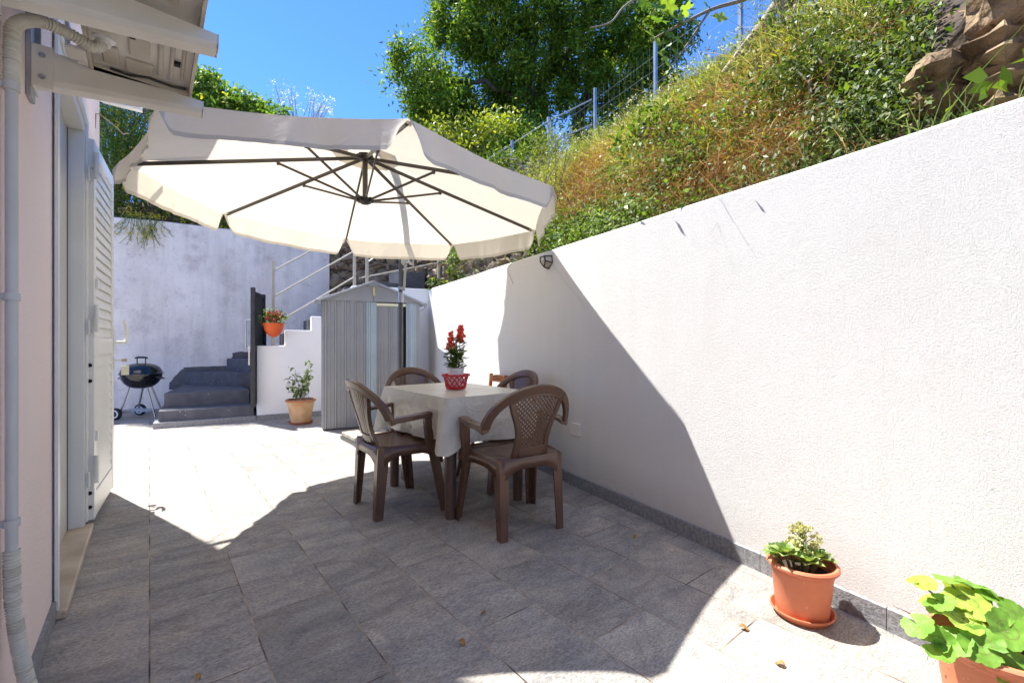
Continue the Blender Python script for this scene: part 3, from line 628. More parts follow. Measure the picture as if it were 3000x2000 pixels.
p_, r_ = corr([(PX,PY,1.69),(PX,PY,1.80),(PX+.006,PY+.005,1.86),(PX+.045,PY+.03,1.90),(PX+.1,PY+.06,1.905),(-.125,1.755,1.90),(-.104,1.762,1.925)], .0145)
MB().tube(p_, r_, 14).build('corrugated_hose', M['hose'], t, smooth=60, world=True)
p_, r_ = corr([(PX,PY,.54),(PX+.003,PY,.40),(PX+.02,PY-.005,.25),(PX+.045,PY-.01,.12),(PX+.07,PY-.02,.02)], .015)
MB().tube(p_, r_, 14).build('corrugated_hose', M['hose'], t, smooth=60, world=True)
MB().lathe([(.0001,.0),(.017,0),(.017,.012),(.027,.014),(.027,.02),(.0001,.02)], (-.104,1.762,1.917), 20).build('spout', M['whitepot'], t, smooth=35, world=True)
for z in (.6,1.165,1.692):
    b = MB(); b.lathe([(.0128,0),(.0162,0),(.0162,.018),(.0128,.018)], (PX,PY,z), 16); b.box(HX,PX-.012,PY-.006,PY+.006,z+.002,z+.016); b.build('clip', M['pvc'], t, smooth=35, world=True)

# ------------------------------------------------------------------ garden shed
th = rad(-14); SL = V3((1.623,5.68,0))
t = thing('garden_shed', 'grey metal garden shed with pale blue strips and gable roof in the corner', 'shed', SL, th)
SWD, SDP, EZ, AZP = 1.17, .40, 1.565, 1.80
def ribbed(b, x0, x1, z0, z1, y, pitch=.112):
    pts = [(x0,y)]; x = x0+.02
    while x < x1-.03:
        for dx, dy in ((0,0),(.001,.010),(.0045,.010),(.0055,-.003),(.017,-.008),(.026,-.003),(.027,.010),(.0305,.010),(.0315,0),(.060,0),(.063,-.005),(.069,-.005),(.072,0)): 
            if x+dx < x1-.002: pts.append((x+dx, y+dy))
        x += pitch
    pts.append((x1,y)); n = len(pts)
    back = [(x1,y+.012),(x0,y+.012)]
    poly = pts+back
    b.add([(p[0],p[1],z0) for p in poly]+[(p[0],p[1],z1) for p in poly], [(i,(i+1)%len(poly),(i+1)%len(poly)+len(poly),i+len(poly)) for i in range(len(poly))]+[tuple(range(len(poly)-1,-1,-1)), tuple(range(len(poly),2*len(poly)))])
b = MB(); ribbed(b, 0, .50, .02, EZ, 0); b.build('front_panel', M['shed'], t)
b = MB(); ribbed(b, .502, .625, .02, EZ, -.006, .09); b.build('light_strip', M['shedlight'], t)
b = MB(); ribbed(b, .995, 1.125, .02, EZ, -.006, .06); b.build('light_strip', M['shedlight'], t)
b = MB(); b.box(1.127,SWD,-.004,.012,.02,EZ); b.build('corner_post', M['shed'], t)
b = MB(); b.box(0,.012,.0125,SDP,.02,EZ); b.box(SWD-.012,SWD,.0125,SDP,.02,EZ); b.box(.0125,SWD-.0125,SDP-.012,SDP,.02,EZ)
for k in range(3): b.box(-.006,0,.06+k*.11,.085+k*.11,.02,EZ); b.box(SWD,SWD+.006,.06+k*.11,.085+k*.11,.02,EZ)
b.build('side_panels', M['shed'], t)
b = MB(); ribbed(b, .63, .955, .06, EZ-.05, .0, .115); D = b.build('door', M['shed'], t)
b = MB(); b.box(.627,.99,-.012,-.0005,EZ-.045,EZ-.012); b.build('door_track', M['tagw'], t)
b = MB(); b.box(.955,.994,.02,.03,.05,EZ-.05); b.build('door_gap', M['gap'], t)
b = MB(); b.prism([(.012*math.cos(a_)*1.5-.0, .06*math.sin(a_)) for a_ in np.linspace(math.pi/2, 3*math.pi/2, 12)], lambda x, y, h: (.952+x, h, .89+y), -.03, -.009); b.build('handle', M['black'], D, bevel=.003)
b = MB(); b.box(.6255,.994,-.02,.0,.025,.055); b.build('door_sill', M['shedroof'], t)
for x in (.06,.17,.285,.4,.49,.56,.6,1.02,1.1):
    for z in (.05,1.05,EZ-.02):
        MB().box(x-.004,x+.004,-.017,-.004,z-.004,z+.004).build('rivet', M['bolt'], t, bevel=.001)
hw = SWD/2
b = MB(); b.prism([(0,EZ+.003),(hw-.003,EZ+.003),(hw-.003,AZP-.004),(0,EZ+.01)], lambda x, y, h: (x, h, y), -.012, .0)
b.prism([(hw+.003,EZ+.003),(SWD,EZ+.003),(SWD,EZ+.01),(hw+.003,AZP-.004)], lambda x, y, h: (x, h, y), -.012, .0)
b.prism([(0,EZ+.003),(SWD,EZ+.003),(hw,AZP-.004)], lambda x, y, h: (x, h, y), SDP-.01, SDP)
b.build('gable', M['shed'], t)
R = None
b = MB(); ov = .075
for sgn in (-1,1):
    e = hw+sgn*(hw+ov); ze = EZ+.01-ov*(AZP-EZ)/hw
    b.prism([(hw,AZP),(e,ze),(e,ze+.018),(hw,AZP+.02)], lambda x, y, h: (x, h, y), -.03, SDP+.02)
R = b.build('roof', M['shedroof'], t)
b = MB()
for sgn in (-1,1):
    e = hw+sgn*(hw+ov); ze = EZ+.01-ov*(AZP-EZ)/hw
    b.prism([(hw+sgn*.05,AZP-.012),(e,ze-.008),(e,ze+.022),(hw+sgn*.05,AZP+.012)], lambda x, y, h: (x, h, y), -.045, -.0305)
b.build('barge_trim', M['shedroof'], R, bevel=.003)
for sgn in (-1,1):
    e = hw+sgn*(hw+ov); ze = EZ+.01-ov*(AZP-EZ)/hw
    b = MB(); b.box(min(e-sgn*.02,e+sgn*.012),max(e-sgn*.02,e+sgn*.012),-.05,-.02,ze-.03,ze+.026); b.build('corner_cap', M['shed'], R, bevel=.004)
    b = MB(); b.tube([(e-sgn*.01,-.035,ze-.02),(e-sgn*.03,-.03,ze-.06),(e-sgn*.07,-.014,ze-.07)], .008, 6); b.build('eave_clip', M['shed'], R)
b = MB(); b.prism([(hw-.07,AZP-.03),(hw,AZP-.055),(hw+.07,AZP-.03),(hw+.05,AZP+.012),(hw,AZP+.028),(hw-.05,AZP+.012)], lambda x, y, h: (x, h, y), -.055, -.046); b.build('ridge_cap', M['shed'], R, bevel=.004)
b = MB(); b.box(hw-.008,hw+.012,-.062,-.0555,AZP-.16,AZP-.055); b.build('yellow_tab', M['yellow'], R)

# ------------------------------------------------------------------ parasol
CX, CY, CZ, TX, TY, RR, A0 = 1.272, 3.375, 2.117, -.035, .018, 1.458, 2.914
t = thing('cantilever_parasol', 'large cream cantilever parasol with dark ribs shading the table', 'parasol', (2.12,4.60,0))
def rim(i, k=1.0, drop=0):
    an = A0-i*math.pi/4; dx, dy = RR*math.cos(an)*k, RR*math.sin(an)*k
    return V3((CX+dx, CY+dy, CZ+TX*dx+TY*dy+drop))
PEAK = V3((CX,CY,2.515))
def cpt(i, f, g):
    """point on panel i: f 0..1 across from rib i to rib i+1, g 0..1 from peak to rim"""
    a_, b_ = rim(i), rim(i+1)
    e = a_.lerp(b_, f); p = PEAK.lerp(e, g)
    sag = .035*math.sin(math.pi*f)*g*g + .02*math.sin(math.pi*min(g,1))
    inn = 1-.018*math.sin(math.pi*f)*g
    p = V3((CX+(p.x-CX)*inn, CY+(p.y-CY)*inn, p.z)); p.z += .012*mnoise.noise(p*2.3)*g - sag*.35
    return p
b = MB()
for i in range(8): b.grid(lambda f, g, i=i: cpt(i, f, .085+.915*g), 10, 14)
CAN = b.build('canopy', M['canopy'], t, smooth=50, world=True)
b = MB()
for i in range(8): b.grid(lambda f, g, i=i: cpt(i, f, .0+.17*g)+V3((0,0,.035-.008*g)), 6, 4)
b.build('vent_cap', M['canopy'], CAN, smooth=60, world=True)
VAL = .165
def valance(i):
    def fn(f, g):
        p = cpt(i, f, 1.0); a_, b_ = rim(i), rim(i+1)
        outw = V3(((a_.x+b_.x)/2-CX, (a_.y+b_.y)/2-CY, 0)).normalized(); al = (b_-a_).normalized()
        fl = math.sin(math.pi*f)**.35 if 0 < f < 1 else 0
        drop = VAL*(.42+.58*min(1, min(f, 1-f)/.055))*g if min(f,1-f) < .055 else VAL*g
        edge = max(0, 1-min(f, 1-f)/.12)
        wob = .022*mnoise.noise(V3((f*7+i*5, i*2.7, .3)))+.012*mnoise.noise(V3((f*19+i*3, 7.1, i)))
        flare = {6:.05, 7:.03}.get(i, .02)
        o_ = outw*((flare+wob)*g + .0*edge) + al*((.035 if f < .5 else -.035)*edge*g)
        return p + o_ + V3((0,0,-drop*(1+.06*mnoise.noise(V3((f*5, i*4.4, 1))))))
    return fn
M['hem'] = clothmat('canopy_hem', (.66,.61,.53), .12, wr=.2)
for i in range(8):
    vo = MB().grid(valance(i), 44, 7).build('valance', M['canopy'], CAN, smooth=60, world=True); vo.data.materials.append(M['hem'])
    for k_, pl_ in enumerate(vo.data.polygons):
        if k_ >= 44*6 or k_ % 44 in (0,43): pl_.material_index = 1
HUBT = V3((CX,CY,2.455)); HUBB = V3((CX,CY,2.13))
for i in range(8):
    e = rim(i); st = HUBT + (e-HUBT).normalized()*.03
    a_ = st+V3((0,0,-.005)); e2 = HUBT.lerp(e, .972)+V3((0,0,-.016))
    rb = MB().bar(a_, e2, .014, .024).build('rib', M['parmetal'], t, world=True, bevel=.002)
    MB().bar(HUBT.lerp(e,.955)+V3((0,0,-.02)), HUBT.lerp(e,.99)+V3((0,0,-.012)), .05, .004).build('rib_pocket', M['canopy'], rb, world=True)
    sp0 = HUBB + V3((e.x-CX, e.y-CY, 0)).normalized()*.035; j = HUBT.lerp(e, .40)+V3((0,0,-.03))
    if i in (0,1,3,4,5,6,7,2):
        MB().bar(sp0, j, .011, .016).build('strut', M['parmetal'], t, world=True, bevel=.002)
    MB().bar(j+V3((0,0,-.012)), j+V3((0,0,.026)), .022, .02).build('strut_joint', M['parmetal'], rb, world=True, bevel=.003)
b = MB(); b.lathe([(.0001,.03),(.03,.03),(.042,.02),(.048,0),(.042,-.022),(.024,-.03),(.0001,-.03)], HUBT, 24)
for i in range(8):
    an = A0-i*math.pi/4; b.bar(HUBT, HUBT+V3((math.cos(an)*.06, math.sin(an)*.06, -.002)), .026, .04)
b.build('hub', M['black'], t, smooth=40, world=True, bevel=.003)
b = MB(); b.lathe([(.0001,.02),(.036,.02),(.045,.01),(.045,-.012),(.03,-.026),(.0001,-.028)], HUBB, 24)
for i in range(8):
    an = A0-i*math.pi/4; b.bar(HUBB, HUBB+V3((math.cos(an)*.06, math.sin(an)*.06, .004)), .022, .032)
b.build('runner', M['black'], t, smooth=40, world=True, bevel=.003)
MB().tube([HUBB, HUBT], .0195, 16).build('centre_tube', M['parmetal'], t, smooth=40, world=True)
PB = V3((2.125,4.60,0))
MB().tube([PB+V3((0,0,.05)), PB+V3((0,0,1.52))], .0255, 20).build('pole', M['parpole'], t, smooth=40, world=True)
MB().tube([PB+V3((0,0,1.5)), PB+V3((0,0,2.32))], .0215, 20).build('upper_pole', M['parpole'], t, smooth=40, world=True)
b = MB(); b.tube([PB+V3((0,0,1.49)), PB+V3((0,0,1.60))], .033, 16); b.tube([PB+V3((0,0,1.63)), PB+V3((0,0,1.66))], .029, 16); b.build('collar', M['chrome'], t, smooth=40, world=True)
arc = []
for k in range(15):
    s = k/14; p = PB.lerp(V3((CX,CY,0)), s); p.z = 2.25 + .62*math.sin(math.pi*min(1,(s*.62+.0)/.62*.5+.0)) * (1 if s < .75 else 1-.45*((s-.75)/.25)**1.5); arc.append(p)
MB().tube(arc, .027, 14).build('arm', M['parpole'], t, smooth=50, world=True)
MB().tube([arc[-1], V3((CX,CY,2.53))], .02, 12).build('hanger', M['parpole'], t, smooth=40, world=True)
sd2 = V3((.8,-.6,0))
b = MB(); c = PB+sd2*.06+V3((0,0,1.97)); b.bar(PB+V3((0,0,1.93)), c, .04, .09); b.tube([c-sd2.cross(V3((0,0,1)))*.03, c+sd2.cross(V3((0,0,1)))*.03], .035, 14)
b.build('crank_housing', M['chrome'], t, smooth=40, world=True)
b = MB(); b.bar(c+V3((0,0,.03)), PB+sd2*.035+V3((0,0,1.62)), .016, .022); b.tube([c+sd2*.03, c+sd2*.075, c+sd2*.075+V3((0,0,-.1))], .008, 8); b.build('crank', M['hrail'], t, smooth=40, world=True)
b = MB(); b.bar(PB+V3((-.5,0,.02)), PB+V3((.5,0,.02)), .06, .03); b.bar(PB+V3((0,-.5,.021)), PB+V3((0,.5,.021)), .06, .03); b.tube([PB+V3((0,0,.02)), PB+V3((0,0,.3))], .038, 16); b.build('base_cross', M['parpole'], t, smooth=40, world=True)
labs = ['weathered beige slab on the parasol base, nearest the shed door', 'weathered beige slab on the parasol base, beside the boundary wall', 'weathered beige slab on the parasol base, left and nearest the stairs kerb', 'weathered beige slab on the parasol base, right behind the dining table']
for k, (i, j) in enumerate(((-1,1),(1,1),(-1,-1),(1,-1))):
    c = PB + V3((i*.265, j*.265, 0))
    o = MB().box(-.21,.21,-.21,.21,-.012,.03).build('base_slab', M['slab'], bevel=.006); o.location = (c.x, c.y, .05+.004*k)
    s2 = MB().box(-.222,.222,-.222,.222,-.045,-.013).build('tray', M['parpole'], o, bevel=.003)
    tag(o, ['beige concrete slab on the parasol base, rear left next to the shed', 'beige concrete slab on the parasol base, rear right next to the wall', 'beige concrete slab on the parasol base, front left by the open paving', 'beige concrete slab on the parasol base, front right behind the back chair'][k], 'slab', 'slabs weighting the parasol base')

# ------------------------------------------------------------------ chairs
def yb(x, z): return -.185 - max(0, z-.43)*.30 + 1.25*x*x
def make_chair(label):
    t = thing('plastic_chair', label, 'chair', group='brown plastic chairs round the table')
    # seat: dished shell with rounded front lip
    b = MB()
    def seat(f, g):
        y = -.205+.425*g; hwid = .19+.045*min(1, g*1.6); x = (f*2-1)*hwid
        z = .425 + .012*(abs(f*2-1))**3 - .012*math.sin(math.pi*min(1,g*1.1)) - (.035*max(0,(g-.86)/.14)**2)
        return (x, y, z)
    b.grid(seat, 12, 14); b.build('seat', M['plastic'], t, smooth=50, solid=.012)
    b = MB(); per = []
    for (x, y) in ((-.19,-.2),(-.222,-.07),(-.236,.06),(-.235,.2),(-.12,.222),(0,.224),(.12,.222),(.235,.2),(.236,.06),(.222,-.07),(.19,-.2),(.07,-.215),(-.07,-.215)): per.append((x,y))
    fine = []
    for k in range(len(per)):
        a_, c_ = per[k], per[(k+1) % len(per)]
        for s in range(5): fine.append((a_[0]+(c_[0]-a_[0])*s/5, a_[1]+(c_[1]-a_[1])*s/5))
    legs = ((-.2,-.2),(.2,-.2),(-.235,.19),(.235,.19)); n = len(fine); vs = []
    for (x, y) in fine:
        dm = min(math.hypot(x-lx, y-ly) for lx, ly in legs); low = .375 - .09*max(0, 1-dm/.13)**1.6
        vs += [(x*1.01,y*1.01,.436),(x*1.015,y*1.015,low)]
    b.add(vs, [(2*k, 2*((k+1) % n), 2*((k+1) % n)+1, 2*k+1) for k in range(n)]); b.build('seat_rim', M['plastic'], t, smooth=50, solid=.008)
    # legs: tapered channels, hollow side inward
    def leg(sx, top, foot, sy):
        b = MB(); secs = []
        for f in (0,.04,.5,1):
            p = V3(top).lerp(V3(foot), f); wx = .062*(1-f)+.044*f; wy = .074*(1-f)+.05*f; tk = .010
            if f == .04: pass
            pts = [(0,0),(-wx,0),(-wx,-tk),(-wx*.55,-tk),(-wx*.45,-tk-.012),(-tk-.006,-tk-.012),(-tk-.012,-tk-.02),(-tk,-wy*.5),(-tk,-wy),(0,-wy)]
            secs.append([(p.x+sx*px_, p.y+sy*py_, p.z) for px_, py_ in pts])
        b.loft(secs); 
        b.build('leg', M['plastic'], t, bevel=.003)
    for sx in (-1,1):
        leg(sx, (sx*.205,-.205,.43), (sx*.205,-.225,0), -1)
        leg(sx, (sx*.24,.165,.44), (sx*.278,.225,0), 1)
    # arms with front posts
    for sx in (-1,1):
        b = MB(); secs = []
        for y, x, z, w_, h_ in ((-.158,.262,.592,.045,.03),(-.12,.264,.604,.05,.026),(-.04,.272,.612,.054,.024),(.06,.275,.622,.056,.024),(.105,.272,.622,.056,.026),(.118,.268,.612,.05,.02)):
            secs.append([(sx*(x-w_/2),y,z-h_/2),(sx*(x+w_/2),y,z-h_/2-.012),(sx*(x+w_/2+.003),y,z+h_/2-.004),(sx*(x),y,z+h_/2),(sx*(x-w_/2),y,z+h_/2-.003)])
        b.loft(secs)
        secs = []
        for z, x, y, w_, d_ in ((.615,.272,.085,.05,.062),(.56,.27,.09,.044,.058),(.48,.262,.105,.044,.064),(.43,.25,.13,.05,.085),(.36,.245,.16,.045,.08)):
            secs.append([(sx*(x-w_/2),y-d_/2,z),(sx*(x+w_/2),y-d_/2,z),(sx*(x+w_/2),y+d_/2,z),(sx*(x-w_/2),y+d_/2,z)])
        b.loft(secs); b.build('armrest', M['plastic'], t, bevel=.006)
    # back: arched frame flowing into the arms, flared lattice splat
    b = MB(); secs = []
    for k in range(37):
        a_ = math.pi*k/36; cx_, cz_ = math.cos(a_), math.sin(a_)
        ox, oz = .285*cx_, .595+.245*cz_ ; wi = .046+.006*cz_
        ix, iz = (.285-wi*.85)*cx_, .595+(.245-wi)*cz_
        if cz_ < .25: oz -= .0; 
        y0 = yb(ox, oz); y1 = yb(ix, iz)
        secs.append([(ox,y0+.004,oz),(ox,y0-.026,oz-.006*cz_),(ix,y1-.022,iz),(ix,y1+.008,iz),((ox+ix)/2,(y0+y1)/2+.012,(oz+iz)/2)])
    b.loft(secs)
    def hwd(z):  # half width of the splat
        s = (z-.43)/.37; return .118 - .012*math.sin(math.pi*min(1,s*1.5)) + .075*max(0,s-.25)**1.5/.65
    zs = np.linspace(.40,.765,18)
    for sx in (-1,1):
        secs = []
        for z in zs:
            w_ = hwd(z); x0, x1 = w_, w_-.032-.01*max(0,(.5-z)/.1)
            secs.append([(sx*x0,yb(x0,z)+.004,z),(sx*x0,yb(x0,z)-.02,z),(sx*x1,yb(x1,z)-.016,z),(sx*x1,yb(x1,z)+.002,z)])
        b.loft(secs)
    secs = []
    for f in np.linspace(-1,1,9):
        x = f*(hwd(.46)-.03); secs.append([(x,yb(x,.40)+.003,.40),(x,yb(x,.40)-.018,.40),(x,yb(x,.49)-.016,.488),(x,yb(x,.49)+.002,.488)])
    b.loft(secs)
    secs = []
    for f in np.linspace(-1,1,13):
        x = f*.16; zt = .612+.186*math.sqrt(1-(x/.25)**2); secs.append([(x,yb(x,zt)+.004,zt+.015),(x,yb(x,zt)-.02,zt+.015),(x,yb(x,zt)-.016,zt-.022),(x,yb(x,zt)+.002,zt-.022)])
    b.loft(secs)
    BK = b.build('backrest', M['plastic'], t, smooth=38, bevel=.003)
    b = MB(); per_ = .0176; hole = .0094; s2 = math.sqrt(.5)
    ed = []; x = -.5
    while x < .5: ed += [(x, x+per_-hole, 1), (x+per_-hole, x+per_, 0)]; x += per_
    for a0, a1, sa in ed:
        for b0, b1, sb in ed:
            if not (sa or sb): continue
            ca, cb_ = (a0+a1)/2, (b0+b1)/2; x = (ca+cb_)*s2; z = .62+(ca-cb_)*s2
            if z < .47 or z > .606+.186*math.sqrt(max(0,1-(x/.25)**2)) or abs(x) > hwd(z)-.014: continue
            vs = []
            for (p, q_) in ((a0,b0),(a1,b0),(a1,b1),(a0,b1)):
                X, Z = (p+q_)*s2, .62+(p-q_)*s2; vs.append((X, yb(X,Z)-.004, Z))
            vs += [(X, y-.006, Z) for X, y, Z in vs]
            fs = [(0,1,2,3),(7,6,5,4)]
            fs += [(0,4,5,1),(1,5,6,2),(2,6,7,3),(3,7,4,0)]
            b.add(vs, fs)
    b.build('lattice_panel', M['plastic'], BK)
    return t
ch = make_chair('brown plastic armchair in front of the table, its latticed back towards us')
chairs = [ch] + [copy_tree(ch) for _ in range(3)]
for o, (x, y, r, lab) in zip(chairs, ((1.683,2.105,-8,None),(1.272,2.80,-92,'brown plastic armchair at the left end of the table, seen from its side'),
        (1.816,3.475,178,'brown plastic armchair behind the table in front of the shed, facing us'),(2.095,2.83,86,'brown plastic armchair between the table and the boundary wall under the lamp'))):
    o.location = (x,y,0); o.rotation_euler = (0,0,rad(r))
    if lab: o['label'] = lab

# ------------------------------------------------------------------ table, cloth, flowers
TX0, TX1, TY0, TY1, TZ = 1.365, 2.0, 2.325, 3.235, .728
t = thing('dining_table', 'brown plastic table with round legs under the ivory cloth', 'table', ((TX0+TX1)/2,(TY0+TY1)/2,0))
MB().box(TX0,TX1,TY0,TY1,TZ-.03,TZ).build('tabletop', M['tablep'], t, world=True, bevel=.012, seg=3)
b = MB(); b.box(TX0+.05,TX1-.05,TY0+.05,TY0+.07,TZ-.08,TZ-.031); b.box(TX0+.05,TX1-.05,TY1-.07,TY1-.05,TZ-.08,TZ-.031); b.box(TX0+.05,TX0+.07,TY0+.071,TY1-.071,TZ-.08,TZ-.031); b.box(TX1-.07,TX1-.05,TY0+.071,TY1-.071,TZ-.08,TZ-.031); b.build('apron', M['tablep'], t, world=True)
for x in (TX0+.055, TX1-.055):
    for y in (TY0+.055, TY1-.055):
        b = MB(); n = 20; secs = []
        for z, r in ((TZ-.032,.042),(.35,.037),(.03,.032),(.0,.031)):
            secs.append([(x+math.cos(2*math.pi*k/n)*r*(1 if k % 5 else .93), y+math.sin(2*math.pi*k/n)*r*(1 if k % 5 else .93), z) for k in range(n)])
        b.loft(secs); b.build('leg', M['tablep'], t, smooth=40, world=True)
# cloth
b = MB(); PERN = 44; rr_ = .03
def perim(s):
    """rounded rectangle, returns point, outward normal, corner weight"""
    wx, wy = TX1-TX0, TY1-TY0; tot = 2*(wx+wy); d = (s % 1)*tot
    cs = [(TX0,TY0,1,0,0,-1,wx),(TX1,TY0,0,1,1,0,wy),(TX1,TY1,-1,0,0,1,wx),(TX0,TY1,0,-1,-1,0,wy)]
    for x, y, dx, dy, nx, ny, l in cs:
        if d <= l:
            return V3((x+dx*d, y+dy*d, 0)), V3((nx,ny,0)), min(d, l-d), V3((dx,dy,0)), d, l
        d -= l
NP = 240; rings = []
cxm, cym = (TX0+TX1)/2, (TY0+TY1)/2
def drop_pt(s, g):
    p, n_, cd, dr, d, l = perim(s)
    cw = max(0, 1-cd/.10); cw2 = cw*cw*(3-2*cw)
    out = n_.copy()
    if cw > 0:
        cdir = V3((1 if p.x > cxm else -1, 1 if p.y > cym else -1, 0)).normalized(); out = (n_*(1-cw2*.8)+cdir*cw2).normalized()
    base = p + n_*(.006+.010*min(1, g*6))
    fold = .02*math.sin(d*17+n_.x*2)*g + .012*mnoise.noise(V3((p.x*9, p.y*9, g*2.2))) * min(1, g*4) + .006*mnoise.noise(V3((p.x*30, p.y*30, g*9)))*min(1, g*3)
    flare = .012*g + .085*cw2*g**1.1
    if n_.x < -.5 and cw2 < .1: fold = min(fold, 0)-.02*g
    h = .268 + .05*cw2 + .012*math.sin(d*5+n_.y)
    q_ = base + out*(flare+fold)
    return V3((q_.x, q_.y, TZ+.006-.008*max(0,1-g*12)*0 - h*g - (.010 if g > 0 else 0)))
vs = []; fs = []
NG = 14; topn = 14
for j in range(NG+1):
    for k in range(NP): vs.append(drop_pt(k/NP, j/NG))
for j in range(NG):
    for k in range(NP): fs.append((j*NP+k, (j+1)*NP+k, (j+1)*NP+(k+1) % NP, j*NP+(k+1) % NP))
b.add(vs, fs)
o0 = len(b.v)
prev = list(range(NP))
for m_ in range(1, 8):
    f = 1-m_/7*.999; cur = []
    for k in range(NP):
        p = perim(k/NP)[0]; q_ = V3((cxm+(p.x-cxm)*f, cym+(p.y-cym)*f, TZ+.007+.0022*mnoise.noise(V3((p.x*f*11, p.y*f*11, m_)))))
        b.v.append(tuple(q_)); cur.append(len(b.v)-1)
    for k in range(NP): b.f.append((prev[k], prev[(k+1) % NP], cur[(k+1) % NP], cur[k]))
    prev = cur
o = b.build('tablecloth', M['cloth'], smooth=70)
tag(o, 'ivory oilcloth draped over the dining table with hanging corners', 'tablecloth')
FX, FY, FZ = 1.655, 2.70, TZ+.012
t = thing('lattice_basket', 'red openwork plastic basket holding a pot on the tablecloth', 'basket', (FX,FY,FZ))
b = MB(); b.lathe([(.0001,.001),(.066,.001),(.070,.02),(.067,.02),(.063,.004),(.0001,.004)], (0,0,0), 40); b.build('base', M['red'], t, smooth=40)
b = MB(); nlp = 14
for k in range(nlp):
    for sg in (-1,1):
        pts = []
        for s in range(13):
            f = s/12; an = 2*math.pi*k/nlp + sg*f*1.15; r = .068+.026*f**1.1; z = .015+.085*math.sin(f*math.pi/2)**.9
            pts.append((r*math.cos(an), r*math.sin(an), z))
        b.tube(pts, .0042, 6)
b.build('lattice', M['red'], t, smooth=50)
b = MB(); b.tube([(.094*math.cos(a_), .094*math.sin(a_), .096+.006*math.cos(a_*14)) for a_ in np.linspace(0, 2*math.pi, 112, endpoint=False)], .0035, 6, closed=True); b.build('rim', M['red'], t, smooth=50)

def leaf_quads(P, D, Nn, Ln, Wd, mid=.45):
    """numpy leaves: base P, direction D, normal Nn, lengths, widths -> V,F (diamond blades, folded a little)"""
    P = np.asarray(P); D = D/np.linalg.norm(D, axis=1, keepdims=True); S = np.cross(D, Nn); S /= np.linalg.norm(S, axis=1, keepdims=True)+1e-9; U = np.cross(S, D)
    L_ = np.asarray(Ln)[:,None]; W_ = np.asarray(Wd)[:,None]
    a_ = P; b_ = P+D*L_*mid+S*W_*.5+U*W_*.12; c_ = P+D*L_-U*L_*.12; d_ = P+D*L_*mid-S*W_*.5+U*W_*.12
    V = np.stack([a_,b_,c_,d_], 1).reshape(-1,3); F = np.arange(len(P)*4).reshape(-1,4)
    return V, F
def blades(P, D, Ln, Wd, bend):
    """curved thin blades in three segments (quads)"""
    n = len(P); D = D/np.linalg.norm(D, axis=1, keepdims=True)
    side = np.cross(D, RNG.normal(size=(n,3))); side /= np.linalg.norm(side, axis=1, keepdims=True)+1e-9
    L_ = np.asarray(Ln)[:,None]; W_ = np.asarray(Wd)[:,None]; bend = np.asarray(bend)
    pts = []
    for k in range(4):
        s = k/3; c_ = P + D*L_*s + bend*L_*s*s; ww = W_*(1-s*.75)*.5
        pts += [c_-side*ww, c_+side*ww]
    V = np.stack(pts, 1).reshape(-1,3); base = (np.arange(n)*8)[:,None]
    F = np.concatenate([base+np.array([0,1,3,2]), base+np.array([2,3,5,4]), base+np.array([4,5,7,6])], 0)
    return V, F
def rnd_dir(n, up=0.): 
    d = RNG.normal(size=(n,3)); d /= np.linalg.norm(d, axis=1, keepdims=True); d[:,2] += up; return d/np.linalg.norm(d, axis=1, keepdims=True)

t = thing('snapdragon_pot', 'white pot of red snapdragons standing in the red basket on the table', 'potted plant', (FX,FY,FZ+.005))
b = MB(); b.lathe([(.0001,0),(.040,0),(.056,.128),(.060,.128),(.060,.140),(.055,.140),(.052,.125),(.0001,.122)], (0,0,0), 32); b.build('pot', M['whitepot'], t, smooth=35)
b = MB(); stems = [(-.028,.012,.37),(.025,-.012,.42),(.0,.028,.36),(.02,.02,.33),(-.012,-.02,.34)]
for x, y, h in stems: b.tube([(x*.5,y*.5,.12),(x*.9,y*.9,.22),(x*1.15,y*1.15,h)], [.003,.0028,.002], 6)
b.build('stems', M['stem'], t)
P = []; 
for x, y, h in stems*3:
    for k in range(26):
        z = RNG.uniform(.13, h-.07); P.append((x+RNG.normal()*.012, y+RNG.normal()*.012, z))
P = np.array(P); D = rnd_dir(len(P), .15); D[:,2] = np.abs(D[:,2])*.5
D[:,:2] += P[:,:2]*14; V_, F_ = leaf_quads(P, D, np.tile([0,0,1.], (len(P),1))+RNG.normal(size=P.shape)*.3, RNG.uniform(.035,.06,len(P)), RNG.uniform(.012,.02,len(P)))
raw('leaves', V_, F_, M['leaf_green'], t, world=False)
for (x, y, h), nn in zip(stems[:2], (90,125)):
    P = []
    for k in range(nn):
        f = RNG.uniform(0,1); r = .028*(1-f*.6); a_ = RNG.uniform(0,6.28); P.append((x*1.15+r*math.cos(a_)*RNG.uniform(.3,1), y*1.15+r*math.sin(a_)*RNG.uniform(.3,1), h-.10+f*.11))
    P = np.array(P); V_, F_ = leaf_quads(P, rnd_dir(len(P), .2), rnd_dir(len(P)), RNG.uniform(.018,.03,len(P)), RNG.uniform(.018,.027,len(P)))
    raw('flower_spike', V_, F_, M['petal_red'], t, world=False)

